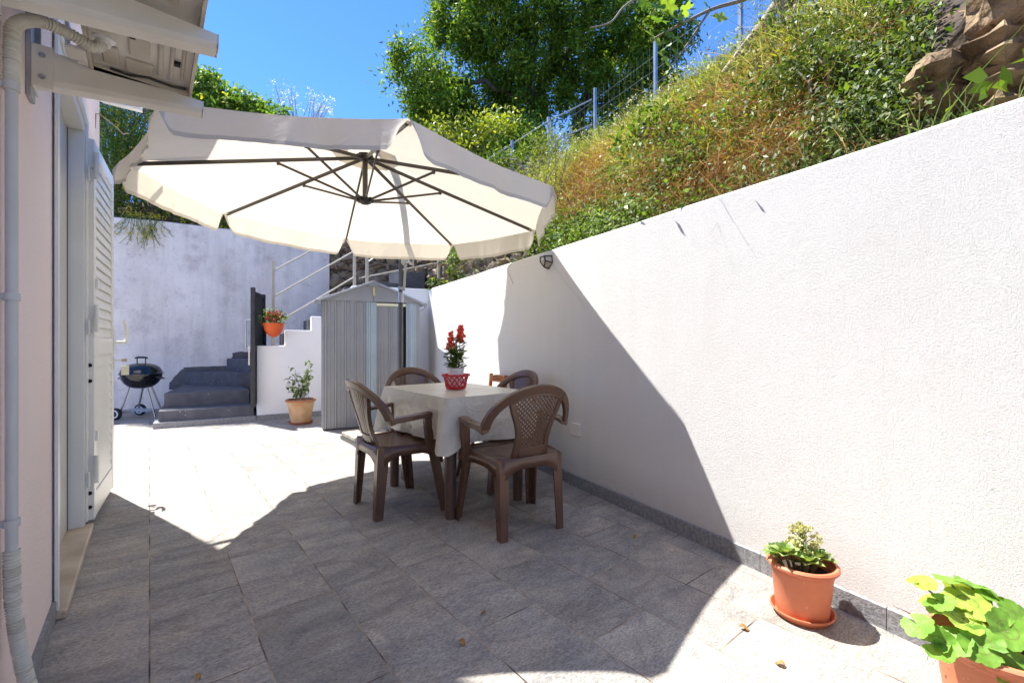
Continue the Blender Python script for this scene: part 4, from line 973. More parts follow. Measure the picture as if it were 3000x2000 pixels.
# ------------------------------------------------------------------ small wooden chair by the wall
t = thing('wooden_chair', 'small honey coloured wooden chair against the wall behind the table', 'chair', wp(2.42,-.10), rad(80))
for sx in (-1,1):
    b = MB(); b.loft([[(sx*.155-.014,y-.014,z),(sx*.155+.014,y-.014,z),(sx*.155+.014,y+.014,z),(sx*.155-.014,y+.014,z)] for y, z in ((-.03,0),(0,.38),(-.03,.76))]); b.build('back_post', M['wood'], t, bevel=.003)
    MB().box(sx*.155-.014,sx*.155+.014,.29,.318,0,.40).build('leg', M['wood'], t, bevel=.003)
    MB().box(sx*.155-.009,sx*.155+.009,.0145,.2895,.2,.225).build('side_rail', M['wood'], t)
for z, h in ((.685,.055),(.53,.045)):
    b = MB(); b.loft([[(x,-.02-.02*(1-(x/.14)**2)-.009+(.0),z),(x,-.02-.02*(1-(x/.14)**2)+.009,z),(x,-.02-.02*(1-(x/.14)**2)+.009,z+h*(1+.25*(1-(x/.14)**2))),(x,-.02-.02*(1-(x/.14)**2)-.009,z+h*(1+.25*(1-(x/.14)**2)))] for x in np.linspace(-.1405,.1405,9)]); b.build('back_slat', M['wood'], t, bevel=.003)
MB().box(-.168,.168,.0,.33,.4005,.43).build('seat', M['rush'], t, bevel=.012)
MB().box(-.14,.14,.297,.312,.25,.275).build('front_rail', M['wood'], t)

# ------------------------------------------------------------------ wall fittings
def wl_(v, o, z): return wp(v, -o, z)
v0 = (V3((2.529,2.696,0))-WP).dot(WD)
t = thing('wall_lamp', 'black wedge shaped solar lamp near the top of the white wall', 'lamp', wp(v0,0,1.712))
A_ = [(-.075,0,.06),(.075,0,.06),(.075,0,-.06),(-.075,0,-.06)]; B_ = [(-.05,.085,.045),(.05,.085,.045),(0,.07,-.075)]
def lp(q_): return wl_(v0+q_[0]*.74, q_[1]*.74+.001, 1.712+q_[2]*.74)
b = MB()
pts = [(-.065,.0,.055),(.065,.0,.055),(.075,.0,-.02),(0,.0,-.075),(-.075,.0,-.02),(-.045,.08,.05),(.045,.08,.05),(.05,.075,.0),(0,.06,-.06),(-.05,.075,.0)]
P_ = [lp(q_) for q_ in pts]
b.add(P_, [(0,1,6,5),(4,3,2,1,0),(5,6,7,8,9),(1,2,7,6),(2,3,8,7),(3,4,9,8),(4,0,5,9)]); b.build('body', M['lampglass'], t, world=True)
b = MB()
for i, j in ((0,1),(1,2),(2,3),(3,4),(4,0),(5,6),(6,7),(7,8),(8,9),(9,5),(0,5),(1,6),(2,7),(3,8),(4,9)): b.tube([P_[i],P_[j]], .0055, 6)
b.add([P_[0]+V3((0,0,.004)),P_[1]+V3((0,0,.004)),P_[6]+V3((0,0,.004)),P_[5]+V3((0,0,.004))], [(0,1,2,3)])
b.build('frame', M['black'], t, world=True)
b = MB(); c = lp((-.02,.082,.02)); b.tube([c, c-WO*.010], .010, 14); b.build('sensor', M['hub'], t, world=True)
v1 = (V3((2.466,2.334,0))-WP).dot(WD)
o = MB().loft([[wl_(v1-.06,oo,z0),wl_(v1+.06,oo,z0),wl_(v1+.06,oo,z1),wl_(v1-.06,oo,z1)] for oo, z0, z1 in ((-.001,.372,.464),(.009,.372,.464))]).build('junction_box_cover', M['cover'], bevel=.003)
tag(o, 'square white junction box cover low on the wall beside the right chair', 'cover plate')
pv = [(1.72,.006,1.80),(1.70,.007,1.78),(1.52,.006,1.62),(1.33,.008,1.45),(1.26,.006,1.40),(1.17,.008,1.30)]
o = MB().tube([wl_(*q_) for q_ in pv], .0016, 5).build('thin_cord', M['string'], smooth=60); tag(o, 'thin pale cord hanging from the wall top beside the lamp', 'cord')
pv = [(2.28,.004,1.79),(2.36,.012,1.76),(2.30,.01,1.68),(2.24,.006,1.60)]
o = MB().tube([wl_(*q_) for q_ in pv], .002, 5).build('dry_runner', M['twig'], smooth=60); tag(o, 'dry plant runner drooping over the wall top left of the lamp', 'twig')

# ------------------------------------------------------------------ pots
def pot(t, prof_out, wall=.006, m=None, n=40, soil=None, name='pot'):
    inner = [(max(r-wall, .001), z) for r, z in reversed(prof_out)]
    b = MB(); b.lathe([(.0001,prof_out[0][1])]+prof_out+[(r, z if z > wall else wall) for r, z in inner]+[(.0001,wall)], (0,0,0), n)
    o = b.build(name, m, t, smooth=35)
    if soil:
        r, z = soil; b = MB(); b.grid(lambda f, g: (r*g*math.cos(f*6.2832), r*g*math.sin(f*6.2832), z+.008*mnoise.noise(V3((f*9,g*5,1)))), 24, 6); b.build('soil', M['soil'], t, smooth=60)
    return o
def saucer(t, r, h, m, z=0):
    b = MB(); b.lathe([(.0001,z),(r*.86,z),(r,z+h),(r*1.03,z+h+.002),(r*1.03,z+h+.006),(r*.98,z+h+.006),(r*.84,z+.006),(.0001,z+.006)], (0,0,0), 40); b.build('saucer', m, t, smooth=35)
t = thing('succulent_pot', 'terracotta pot with saucer and flowering succulent by the wall skirting', 'potted plant', (1.995,.685,0))
pot(t, [(.084,.012),(.090,.016),(.104,.165),(.107,.17),(.107,.184),(.110,.186),(.118,.19),(.124,.197),(.124,.204),(.118,.210)], .009, M['terra'], soil=(.103,.165))
saucer(t, .108, .022, M['terra'])
P=[];D=[];L_=[];W_=[]
ros = [(-.075,.03,.225,.05),(-.03,-.03,.20,.045),(.035,-.045,.20,.05),(.0,.04,.21,.045),(.06,.02,.20,.04),(-.085,.06,.215,.035),(.075,-.03,.19,.035),(.01,.0,.2,.045),(-.05,.075,.21,.04)]
ros=[(x,y,z+.018,r) for x,y,z,r in ros]
for x,y,z,r in ros:
    P=[];D=[];L_=[];W_=[]
    for k in range(20):
        a_ = k*2.4; tilt = .15+.06*k; P.append((x,y,z)); D.append((math.cos(a_)*math.cos(tilt),math.sin(a_)*math.cos(tilt),math.sin(tilt)*.9)); L_.append(1.35*r*(1-.018*k)); W_.append(r*.68)
    P=np.array(P);D=np.array(D); V_,F_=leaf_quads(P,D,np.tile([0,0,1.],(len(P),1)),L_,np.array(W_)*1.15,.72); raw('rosette',V_,F_,M['leaf_suc'],t,world=False)
b=MB()
for x,y,z,r in ros: b.tube([(x*.6,y*.6,.16),(x,y,z)],.006,6)
b.tube([(.03,-.01,.19),(.02,.005,.26),(.025,.01,.335)],.0035,6)
bud=[]
for k in range(26):
    a_=k*2.4; r=.012+.046*RNG.random(); h=.28+.07*RNG.random()-.03*(r/.05); e=(.025+r*math.cos(a_)*1.15,.01+r*math.sin(a_),h); b.tube([(.023,.007,.25+.05*RNG.random()),e],.0015,4)
    for _ in range(16): bud.append((e[0]+RNG.normal()*.007,e[1]+RNG.normal()*.007,e[2]+RNG.normal()*.006))
b.build('stems',M['stem'],t)
bud=np.array(bud); V_,F_=leaf_quads(bud,rnd_dir(len(bud),.5),rnd_dir(len(bud)),RNG.uniform(.010,.016,len(bud)),RNG.uniform(.008,.012,len(bud))); raw('flower_head',V_,F_,M['petal_suc'],t,world=False)

def gleaf(b, c, nrm, r, rot):
    """round scalloped geranium leaf, folded along its veins, with a brown zone ring"""
    c=V3(c); nrm=V3(nrm).normalized(); s=nrm.cross(V3((math.cos(rot),math.sin(rot),.2))).normalized(); u=s.cross(nrm)
    n=42; vs=[c-nrm*r*.12]; fs=[]; rings=((.25,.0),(.42,.02),(.50,.03),(.78,.07),(1,.11)); cup=random.uniform(.3,1.5); ph=random.uniform(0,6)
    for q_,h in rings:
        for k in range(n):
            a_=2*math.pi*k/n; cut=1-.8*math.exp(-((a_-math.pi)/.13)**2)
            lob=1+(.13*abs(math.sin(a_*3.5))-.04+.035*abs(math.sin(a_*10.5)))*max(0,q_-.5)*2; rr=r*q_*lob*(1-(1-cut)*min(1,q_*1.2))
            fold=.05*abs(math.cos(a_*3.5))*q_ + .10*q_*q_*math.sin(a_*2+ph)
            vs.append(c+(s*math.sin(a_)+u*math.cos(a_))*rr+nrm*r*(h*cup+fold))
    for k in range(n):
        fs.append((0,1+k,1+(k+1)%n))
        for j in range(len(rings)-1): fs.append((1+j*n+k,1+(j+1)*n+k,1+(j+1)*n+(k+1)%n,1+j*n+(k+1)%n))
    b.add(vs,fs)
t = thing('geranium_pot', 'terracotta planter with lime green geranium leaves in the bottom right corner', 'potted plant', (1.83,.145,0))
pot(t, [(.10,.0),(.104,.004),(.132,.2),(.136,.204),(.138,.214),(.146,.22),(.152,.228),(.152,.236),(.145,.242)], .009, M['terra'], soil=(.128,.19))
g_=[(x,y,z,r*1.02,n_) for x,y,z,r,n_ in [(-.14,.075,.255,.042,(-.5,.2,.8)),(-.09,.06,.31,.048,(-.3,-.2,.9)),(-.055,-.02,.30,.047,(-.5,-.5,.7)),(-.16,.10,.245,.04,(-.7,-.3,.6)),(-.02,.06,.325,.05,(-.2,-.1,.95)),(.03,-.04,.305,.048,(-.2,-.5,.8)),
    (.06,.06,.35,.036,(.2,-.1,.95)),(-.085,.145,.365,.033,(-.2,.1,.95)),(.015,.10,.36,.035,(.1,.1,.95)),(.09,.03,.32,.045,(.4,-.3,.8)),(.08,-.07,.27,.05,(-.1,-.75,.65)),(-.11,-.02,.235,.047,(-.75,-.4,.5)),
    (-.13,.02,.27,.044,(-.7,-.2,.6)),(.12,.08,.30,.046,(.7,.0,.6)),(-.03,-.08,.25,.044,(-.4,-.7,.5)),(-.05,.10,.30,.045,(-.1,.3,.9)),(.02,.01,.29,.045,(-.1,-.3,.9)),(-.16,.14,.275,.036,(-.5,.3,.8)),(.0,-.11,.275,.036,(-.3,-.6,.6)),(-.06,.04,.27,.034,(-.4,.0,.8)),(.05,.02,.335,.034,(0,-.4,.9)),(-.10,.10,.335,.03,(-.4,.2,.9)),(-.02,.13,.30,.034,(.0,.4,.8)),(.10,-.02,.295,.036,(.5,-.4,.6))]]
st=MB()
for i,(x,y,z,r,nn) in enumerate(g_):
    b=MB(); gleaf(b,(x,y,z),nn,r,i*1.7); go=b.build('leaf',[M['leaf_ger'],M['leaf_ger2'],M['leaf_ger']][i%3],t,smooth=60); go.data.materials.append(M['leaf_zone'])
    for k_,pl_ in enumerate(go.data.polygons):
        if k_%5==2: pl_.material_index=1
    st.tube([(x*.25,y*.25,.18),(x*.5,y*.5,.18+(z-.18)*.6),(x,y,z-.004)],.0028,6)
st.build('stems',M['stem'],t,smooth=60)
P=RNG.normal(size=(60,3))*[.06,.06,.015]+[0,0,.205]; V_,F_=blades(P,rnd_dir(60,.6),RNG.uniform(.03,.06,60),np.full(60,.004),RNG.normal(size=(60,3))*.3); raw('dry_stalks',V_,F_,M['dry'],t,world=False)

t = thing('rose_pot', 'weathered beige clay pot with a young rose bush in front of the parapet', 'potted plant', (1.553,6.40,0)); t.scale=(.91,.91,1)
pot(t, [(.128,.022),(.132,.03),(.178,.27),(.182,.275),(.184,.285),(.198,.292),(.203,.302),(.203,.312),(.195,.318)], .012, M['terraold'], soil=(.172,.285))
MB().lathe([(.1846,.286),(.1985,.2925),(.2036,.302),(.2036,.3125),(.195,.3187),(.184,.312),(.184,.30)],(0,0,0),40).build('rim',M['terraedge'],t,smooth=40)
saucer(t,.165,.026,M['terraedge'])
b=MB(); P=[];D=[]
for k,(ex,ey,ez) in enumerate(((-.12,.0,.62),(-.06,.05,.70),(.02,-.04,.55),(.10,.02,.72),(.12,-.02,.80),(.15,.03,.66),(-.16,-.03,.5))):
    s0=V3((ex*.25,ey*.25,.28)); e=V3((ex,ey,ez)); mid=s0.lerp(e,.5)+V3((RNG.normal()*.02,RNG.normal()*.02,.02)); b.tube([s0,mid,e],[.005,.004,.0022],6)
    for q_ in range(7):
        f=.3+.7*q_/6; c=s0.lerp(e,f)+V3((RNG.normal()*.015,RNG.normal()*.015,0)); dv=rnd_dir(1,.1)[0]; tip=c+V3(dv)*.07; b.tube([c,tip],.0013,4)
        for w2 in range(5): P.append(np.array(c.lerp(tip,.4+.15*w2))); D.append(rnd_dir(1,-.05)[0])
b.build('stems',M['twig'],t)
P=np.array(P);D=np.array(D); V_,F_=leaf_quads(P,D,np.tile([0,0,1.],(len(P),1))+RNG.normal(size=P.shape)*.3,RNG.uniform(.042,.072,len(P)),RNG.uniform(.026,.042,len(P))); raw('leaves',V_,F_,M['leaf_bright'],t,world=False)

bp_=pp(.2,-.09,0)
t = thing('hanging_basket', 'orange half bowl planter of crimson flowers hung on the stair railing post', 'hanging basket', (bp_.x,bp_.y,1.13)); t.scale=(.9,.9,1)
b=MB(); prof=[(.012,0),(.05,.012),(.095,.05),(.125,.10),(.142,.165),(.150,.18),(.154,.188),(.148,.194)]
vs=[];n=44
full=[(.0001,0)]+prof+[(.138,.188),(.13,.15),(.0001,.15)]
for r,z in full:
    for k in range(n):
        a_=2*math.pi*k/n; rr=r*(1-.03*(1 if (k%4==0 and .0<z<.17) else 0)); vs.append((rr*math.cos(a_),rr*math.sin(a_)*.8,z))
b.add(vs,[(i*n+k,i*n+(k+1)%n,(i+1)*n+(k+1)%n,(i+1)*n+k) for i in range(len(full)-1) for k in range(n)]); b.build('bowl',M['orange'],t,smooth=40)
b=MB(); b.bar((0,.10,.17),(0,.17,.17),.03,.012); b.build('hook',M['gate'],t)
P=RNG.normal(size=(420,3))*[.075,.06,.05]+[0,-.01,.265]; V_,F_=leaf_quads(P,rnd_dir(420,.1),rnd_dir(420,.8),RNG.uniform(.025,.045,420),RNG.uniform(.022,.036,420)); raw('leaves',V_,F_,M['leaf_bright'],t,world=False)
P=[]
for k in range(17):
    a_=k*2.4; r=.03+.1*math.sqrt(k/17); c=(r*math.cos(a_),r*math.sin(a_)*.8-.02,.37-.9*r+RNG.normal()*.02)
    P=np.array(c)+RNG.normal(size=(14,3))*.012; V_,F_=leaf_quads(P,rnd_dir(14,.3),rnd_dir(14),RNG.uniform(.02,.034,14),RNG.uniform(.02,.03,14)); raw('flower',V_,F_,M['petal_crimson'],t,world=False)

# ------------------------------------------------------------------ kettle barbecue
t = thing('kettle_barbecue', 'black kettle barbecue on wheels in front of the plaster wall', 'barbecue', (-.09,8.30,0), -AZ)
b=MB(); b.lathe([(.0001,.415),(.10,.418),(.18,.44),(.245,.49),(.285,.55),(.298,.60),(.300,.615),(.29,.615),(.0001,.60)],(0,0,0),48,.8,.8); b.build('bowl',M['enamel'],t,smooth=40)
b=MB(); b.lathe([(.292,.6155),(.318,.616),(.318,.624),(.306,.632),(.296,.66),(.262,.71),(.2,.745),(.12,.765),(.0001,.772)],(0,0,0),48,.8,.8); LID=b.build('lid',M['enamel'],t,smooth=40)
b=MB(); b.tube([(-.06,0,.762),(-.06,0,.835)],.007,8); b.tube([(.06,0,.762),(.06,0,.835)],.007,8); b.tube([(-.085,0,.84),(-.05,0,.85),(.05,0,.85),(.085,0,.84)],[.012,.014,.014,.012],10); b.build('handle',M['black'],LID,smooth=45)
for sx in (-1,1):
    b=MB(); b.bar((sx*.225,0,.585),(sx*.30,0,.55),.09,.012); b.build('side_handle',M['black'],t,bevel=.003)
MB().tube([(-.08,-.10,.455),(-.19,-.13,.085)],.012,10).build('leg',M['chrome'],t,smooth=40)
MB().tube([(-.05,.10,.455),(-.17,.15,.085)],.012,10).build('leg',M['chrome'],t,smooth=40)
MB().tube([(.09,-.02,.455),(.21,-.02,.01)],.012,10).build('leg',M['chrome'],t,smooth=40)
MB().tube([(.07,.08,.455),(.19,.16,.01)],.012,10).build('leg',M['chrome'],t,smooth=40)
for y in (-.20,.22):
    b=MB(); b.tube([(-.195,y-.022,.08),(-.195,y+.022,.08)],.08,28); W=b.build('wheel',M['rubber'],t,smooth=40,bevel=.006)
    MB().tube([(-.195,y-.0235,.08),(-.195,y+.0235,.08)],.055,28).build('wheel_ring',M['hub'],W,smooth=40)
    MB().tube([(-.195,y-.025,.08),(-.195,y+.025,.08)],.039,28).build('wheel_cap',M['black'],W,smooth=40)
    MB().tube([(-.195,y-.029,.08),(-.195,y+.029,.08)],.010,12).build('axle_nut',M['bolt'],W,smooth=40)
MB().tube([(-.195,-.2,.08),(-.195,.22,.08)],.006,8).build('axle',M['chrome'],t)
b=MB()
for k in range(9): y=-.12+.24*k/8; b.tube([(-.185,y,.115),(.185,y,.10)],.004,5)
b.tube([(-.185,-.13,.115),(-.185,.15,.115)],.005,5); b.tube([(.185,-.13,.10),(.185,.15,.10)],.005,5); b.build('rack',M['hrail'],t)

# ------------------------------------------------------------------ bank, upper ground, stone walls
BU=[(.14,1.70),(.6,2.15),(1.2,2.85),(1.8,3.42),(2.4,3.92),(2.75,4.05),(3.2,3.95),(4.0,3.8),(7,3.8),(12,3.9)]
def bank_z(u):
    for (a0,b0),(a1,b1) in zip(BU[:-1],BU[1:]):
        if u<=a1: return b0+(b1-b0)*max(0,(u-a0))/(a1-a0)
    return BU[-1][1]
def bank_lo(v): return .16 if v<2.3 else .16+.50*min(1,(v-2.3)/.6)
b=MB(); us=[0,.03,.07,.12,.18,.25,.32,.4,.5,.62,.8,1]; nv=60
def bk(f,g):
    v=-5+11.6*f; lo=bank_lo(v); u=lo+(12-lo)*(g**2.2); z=bank_z(u)+.12*mnoise.noise(V3((u*1.3,v*1.3,2)))*min(1,u)
    if g==0: z=-.05
    elif v>2.3 and u<.8: z=max(z,2.1)
    p=wp(v,u,z); return p
b.grid(bk,80,44); struct(b.build('hillside',M['earth'],smooth=60))
b=MB(); line=[V3((-12,10.8,2.8)),V3((-3.7,9.95,2.9)),V3((-.1,9.45,2.92)),V3((2.6,9.1,2.95)),V3((3.75,8.2,3.1)),V3((4.3,7.5,3.6)),V3((5.2,6.9,4.1)),V3((9,5,4.7))]
def ug(f,g):
    s=f*(len(line)-1); i=min(int(s),len(line)-2); p=line[i].lerp(line[i+1],s-i); dp=24*g**1.6
    return V3((p.x+dp*.25,p.y+dp,p.z-.15+.75*min(dp,1.1)+.05*dp+.25*mnoise.noise(V3((p.x*.5,dp*.5,3)))*min(1,dp)))
b.grid(ug,70,24); struct(b.build('upper_ground',M['meadow'],smooth=60))
b=MB(); b.prism([(2.3,6.95),(4.0,6.45),(4.2,7.3),(2.95,8.75),(2.72,8.7)],lambda x,y,h:(x,y,h),-.05,1.9); b.prism([(3.05,6.0),(3.9,5.6),(4.05,6.5),(3.3,6.75),(3.0,6.6)],lambda x,y,h:(x,y,h),-.05,1.72); struct(b.build('path',M['concrete']))

def stone_wall(name,label,path,z0,ztop,m,seed,hs=(.12,.24),ws=(.16,.42),depth=.12,amp=.34):
    t=thing(name,label,'wall',path[0]); rnd=random.Random(seed); b=MB(); back=MB()
    segs=[(V3(path[i]),V3(path[i+1])) for i in range(len(path)-1)]; tot=sum((q_-p).length for p,q_ in segs)
    def at(s):
        for p,q_ in segs:
            l=(q_-p).length
            if s<=l: d=(q_-p).normalized(); return p.lerp(q_,s/l),d
            s-=l
        return segs[-1][1],(segs[-1][1]-segs[-1][0]).normalized()
    z=z0; k=0
    while True:
        h=rnd.uniform(*hs); s=-rnd.uniform(0,.2); any_=False
        while s<tot:
            w_=rnd.uniform(*ws); p,d=at(min(max(s+w_/2,0),tot)); zt=ztop((s+w_/2)/tot)
            hh=h*rnd.uniform(.75,1.2)
            if z+h*.5<zt:
                any_=True; nrm=V3((d.y,-d.x,0)); c=V3((p.x,p.y,z+h/2+rnd.uniform(-.03,.03)))-nrm*rnd.uniform(-.02,.03)
                st=MB(); st.blob((0,0,0),(w_*.56,depth,hh*.58),seed+k,amp,14,10,2.2); an=rnd.uniform(-.25,.25)
                for v in st.v:
                    x,y,zz=v; x2=x*math.cos(an)-zz*math.sin(an); z2=x*math.sin(an)+zz*math.cos(an)
                    b.v.append(tuple(c+d*x2+nrm*y+V3((0,0,z2))))
                o_=len(b.v)-len(st.v); b.f+=[tuple(i+o_ for i in f) for f in st.f]; k+=1
            s+=w_*.98
        z+=h*.92
        if not any_: break
    b.build('stones',m,t,smooth=28,world=True)
    nn=24
    secs=[]
    for i in range(nn+1):
        p,d=at(tot*i/nn); nrm=V3((d.y,-d.x,0)); zt=ztop(i/nn)
        a_=p+nrm*(.035); c_=p-nrm*.3
        secs.append([V3((a_.x,a_.y,z0-.1)),V3((c_.x,c_.y,z0-.1)),V3((c_.x,c_.y,zt-.03)),V3((a_.x,a_.y,zt-.06))])
    back.loft(secs); back.build('core',M['mortar'],t,world=True)
    return t
E1=wp(5.35,.72); E0=wp(2.5,.62)
stone_wall('rubble_wall','old rubble retaining wall between the plaster wall and the bank',[(2.70,8.98,0),(3.72,8.05,0),(E1.x,E1.y,0),(E0.x,E0.y,0)],1.5,lambda f:3.0-.1*f-.9*max(0,(f-.55)/.45),M['stone'],3)
stone_wall('terrace_wall','mossy stone terrace edge under the hillside railing',[(4.05,7.35,0),(4.75,6.75,0),(5.6,6.15,0)],3.3,lambda f:3.75+.62*f,M['stone'],9)
# big dry-laid boulders at the right end of the bank
c0=wp(-.50,.46); c1=wp(-2.6,.5)
t=stone_wall('boulder_wall','brown dry laid boulders behind the right end of the white wall',[c0,c1],1.66,lambda f:min(3.2,2.08+3.4*f),M['boulder'],21,(.14,.21),(.16,.30),.16,.32)

# ------------------------------------------------------------------ wire fence on the crest
t=thing('wire_fence','galvanised wire mesh fence along the crest of the bank','fence',wp(2,2.62,4.4))
for v in (-1.6,.9,2.15,3.4,4.65,5.9):
    for k in (0,):
        a_=wp(v+.0,2.62,4.1); 
    vv={.9:2.62}.get(v,2.62)
fv=[(V3((5.571,4.861,0))-WP).dot(WD),(V3((5.349,3.601,0))-WP).dot(WD),(V3((5.132,2.37,0))-WP).dot(WD)]
for v in fv+[fv[0]+1.26,fv[2]-1.26,fv[2]-2.5]: MB().bar(wp(v,2.62,3.8),wp(v,2.62,5.12),.044,.038,WD).build('post',M['fencepost'],t,world=True)
b=MB(); z=4.35
while z<5.1: b.bar(wp(-2.4,2.6,z),wp(5.6,2.6,z),.0022,.0022); z+=.19
v=-2.4
while v<5.6: b.bar(wp(v,2.597,4.0),wp(v,2.597,5.08),.0009,.0009,WD); v+=.12
b.build('wire_mesh',M['hrail'],t,world=True)

# ------------------------------------------------------------------ vegetation
def bear(P):  # bearing of points from the doorway corner of the terrace, used to vary the plant cover along the bank
    d=P@CF; return (P@CR)/d
def bank_points(n,v0=-3,v1=6.2,u0=.16,u1=3.2,lift=(0,.25)):
    v=RNG.uniform(v0,v1,n); u=RNG.uniform(u0,u1,n)
    keep=np.ones(n,bool)
    lo=np.array([bank_lo(x) for x in v]); u=np.maximum(u,lo+RNG.uniform(0,.05,n))
    z=np.interp(u,[a for a,_ in BU],[b for _,b in BU])+RNG.uniform(*lift,n)
    z=np.where((v>2.3)&(u<.8),np.maximum(z,2.1),z)
    P=np.array(WP)+np.outer(v,np.array(WD))+np.outer(u,np.array(WO)); P[:,2]=z
    return P,u,v
def nz(P,s,o=0): return np.array([mnoise.noise(V3((p[0]*s+o,p[1]*s+o*2,p[2]*s))) for p in P])
OUT=np.array(-WO)+np.array([0,0,.9]); OUT/=np.linalg.norm(OUT)
def clumps(P,n,sp):  # n leaves about each point
    Q=np.repeat(P,n,0)+RNG.normal(size=(len(P)*n,3))*sp; return Q
def trim(Q):
    u=(Q-np.array(WP))@np.array(WO); return Q[(u>.16)|((u>-.06)&(Q[:,2]>1.83))]
def leaves_obj(name,Q,L0,L1,W0,W1,m,up=.1,parent=None,droop=0):
    Q=trim(Q); n=len(Q); D=rnd_dir(n,up); D[:,2]-=droop
    Nn=rnd_dir(n,.9)*.6+OUT; V_,F_=leaf_quads(Q,D,Nn,RNG.uniform(L0,L1,n),RNG.uniform(W0,W1,n)); return raw(name,V_,F_,m,parent)
# how the plant cover changes along the bank: leafy at the foot, dry brown brush in the middle, pale grass above, dark weeds to the right
def zone(P):
    B=bear(P); q=nz(P,.9,1); q2=nz(P,2.1,6); z=P[:,2]
    brown=(B>.03)&(B<.64+.14*q)&(z>2.3-1.4*np.clip(B-.15,0,.3)+.15*q2)&(z<3.4+.45*q)
    dark=(B>.52+.12*q)&(z<3.3+.5*q)&(B<.85+.10*q)
    return B,q,q2,z,brown,dark
# leafy green
P,u,v=bank_points(24000,u1=2.75,lift=(0,.22)); B,q,q2,z,brown,dark=zone(P)
keep=(~dark)&(B<.9)&(~brown|(q2>.40))&((z<3.0)|(q2>-.05)); Q=clumps(P[keep],9,.06)
stuff(leaves_obj('green_weeds',Q,.022,.05,.010,.022,M['leaf_green']),'low leafy green weeds covering the bank above the wall','weeds')
P,u,v=bank_points(15000,-3,3.4,.16,3.0,lift=(0,.28)); B,q,q2,z,brown,dark=zone(P)
k2=dark&(~brown|(q2>.08)); Q=clumps(P[k2],20,.07)
stuff(leaves_obj('dark_undergrowth',Q,.02,.05,.008,.018,M['leaf_dark'],up=.4),'dense dark leafy undergrowth on the right half of the bank','undergrowth')
# dry brown tangle
P,u,v=bank_points(26000,-2,6,.2,2.6,lift=(0,.20)); B,q,q2,z,brown,dark=zone(P)
k3=(brown&(q2<.46))|((B>.3)&(B<.85)&(q2>.2)&(z<3.9)); Q=trim(clumps(P[k3],8,.055)); n=len(Q); D=rnd_dir(n,-.35); V_,F_=blades(Q,D,RNG.uniform(.04,.15,n),RNG.uniform(.003,.0065,n),RNG.normal(size=(n,3))*.5+[0,0,-.3])
stuff(raw('dry_brush',V_,F_,M['dry']),'tangled dry brown brush hanging down the middle of the bank','brush')
# pale grass on the upper slope
P,u,v=bank_points(8000,-2.5,6.2,1.0,2.62,lift=(-.05,.08)); B,q,q2,z,brown,dark=zone(P); k4=((z>2.95+.4*q)|(q2>.22))&(B<.82)&(q2>-.25)
Q=clumps(P[k4],8,.05); n=len(Q); D=rnd_dir(n,1.0); V_,F_=blades(Q,D,RNG.uniform(.12,.32,n),RNG.uniform(.004,.008,n),RNG.normal(size=(n,3))*.3+np.array(-WO)*.3+[0,0,-.35])
stuff(raw('pale_grass',V_,F_,M['straw']),'pale seeding grass along the upper bank below the fence','grass')
P,u,v=bank_points(1500,-1.5,5.5,.5,2.6,lift=(0,.05)); B,q,q2,z,brown,dark=zone(P); kk=(B<.8)&(q2>-.1); S_=P[kk]; n=len(S_)
D=rnd_dir(n,1.5); H=RNG.uniform(.2,.5,n); bd=RNG.normal(size=(n,3))*.15
V_,F_=blades(S_,D,H,np.full(n,.006),bd); D=D/np.linalg.norm(D,axis=1,keepdims=True)
Q=np.concatenate([S_+D*H[:,None]*f+bd*H[:,None]*f*f+RNG.normal(size=(n,3))*.012 for f in np.linspace(.25,1,9)]); n2=len(Q)
V2,F2=leaf_quads(Q,rnd_dir(n2,.2),rnd_dir(n2,.7),RNG.uniform(.025,.06,n2),RNG.uniform(.006,.013,n2))
V2=np.concatenate([V_,V2]); F2=np.concatenate([F_,F2+len(V_)]); stuff(raw('tall_weeds',V2,F2,M['leaf_lime']),'upright yellow green weeds rising among the brush on the bank','weeds')
# long dead stems, broad leaved weeds, and grass leaning over the wall top
P,u,v=bank_points(2600,-2,6,.2,2.6,lift=(0,.22)); B,q,q2,z,brown,dark=zone(P); S_=P[(brown|(q2>.1))&(B<.9)&(u>.5)]; n=len(S_)
D=rnd_dir(n,.5)+np.array(-WO)*.5; H=RNG.uniform(.2,.6,n); V_,F_=blades(S_,D,H,RNG.uniform(.004,.009,n),RNG.normal(size=(n,3))*.35+[0,0,-.45])
stuff(raw('dead_stems',V_,F_,M['dry']),'long dead arching stems sticking out of the brush on the bank','dead stems')
P,u,v=bank_points(230,-1.6,5.5,.2,2.5,lift=(.02,.12)); B=bear(P); _,_,q2_,_,br_,_=zone(P); P=P[(B<.88)&(~br_|(q2_>.1))]; Q=[]
for p_ in P:
    rr_=RNG.uniform(.05,.16); Q.append(p_+RNG.normal(size=(int(rr_*800),3))*[rr_,rr_,rr_*.8]+[0,0,rr_*.8])
stuff(leaves_obj('broad_weeds',np.concatenate(Q),.025,.06,.012,.03,M['leaf_bright'],up=.3),'broad leaved weeds standing in clumps all over the bank','weeds')
v_=RNG.uniform(-.75,4.2,260); v_=np.concatenate([v_,RNG.normal(.2,.25,60),RNG.normal(1.6,.2,50)]); n=len(v_); S_=np.array(WP)+np.outer(v_,np.array(WD))+np.outer(RNG.uniform(.17,.3,n),np.array(WO)); S_[:,2]=RNG.uniform(1.72,1.9,n)
V_,F_=blades(S_,rnd_dir(n,1.4)+np.array(-WO)*.25,RNG.uniform(.05,.15,n),RNG.uniform(.003,.007,n),np.array(-WO)*.3+RNG.normal(size=(n,3))*.2+[0,0,-.2])
stuff(raw('wall_top_grass',V_,F_,M['blade']),'thin grass blades leaning over the top of the white wall','grass')
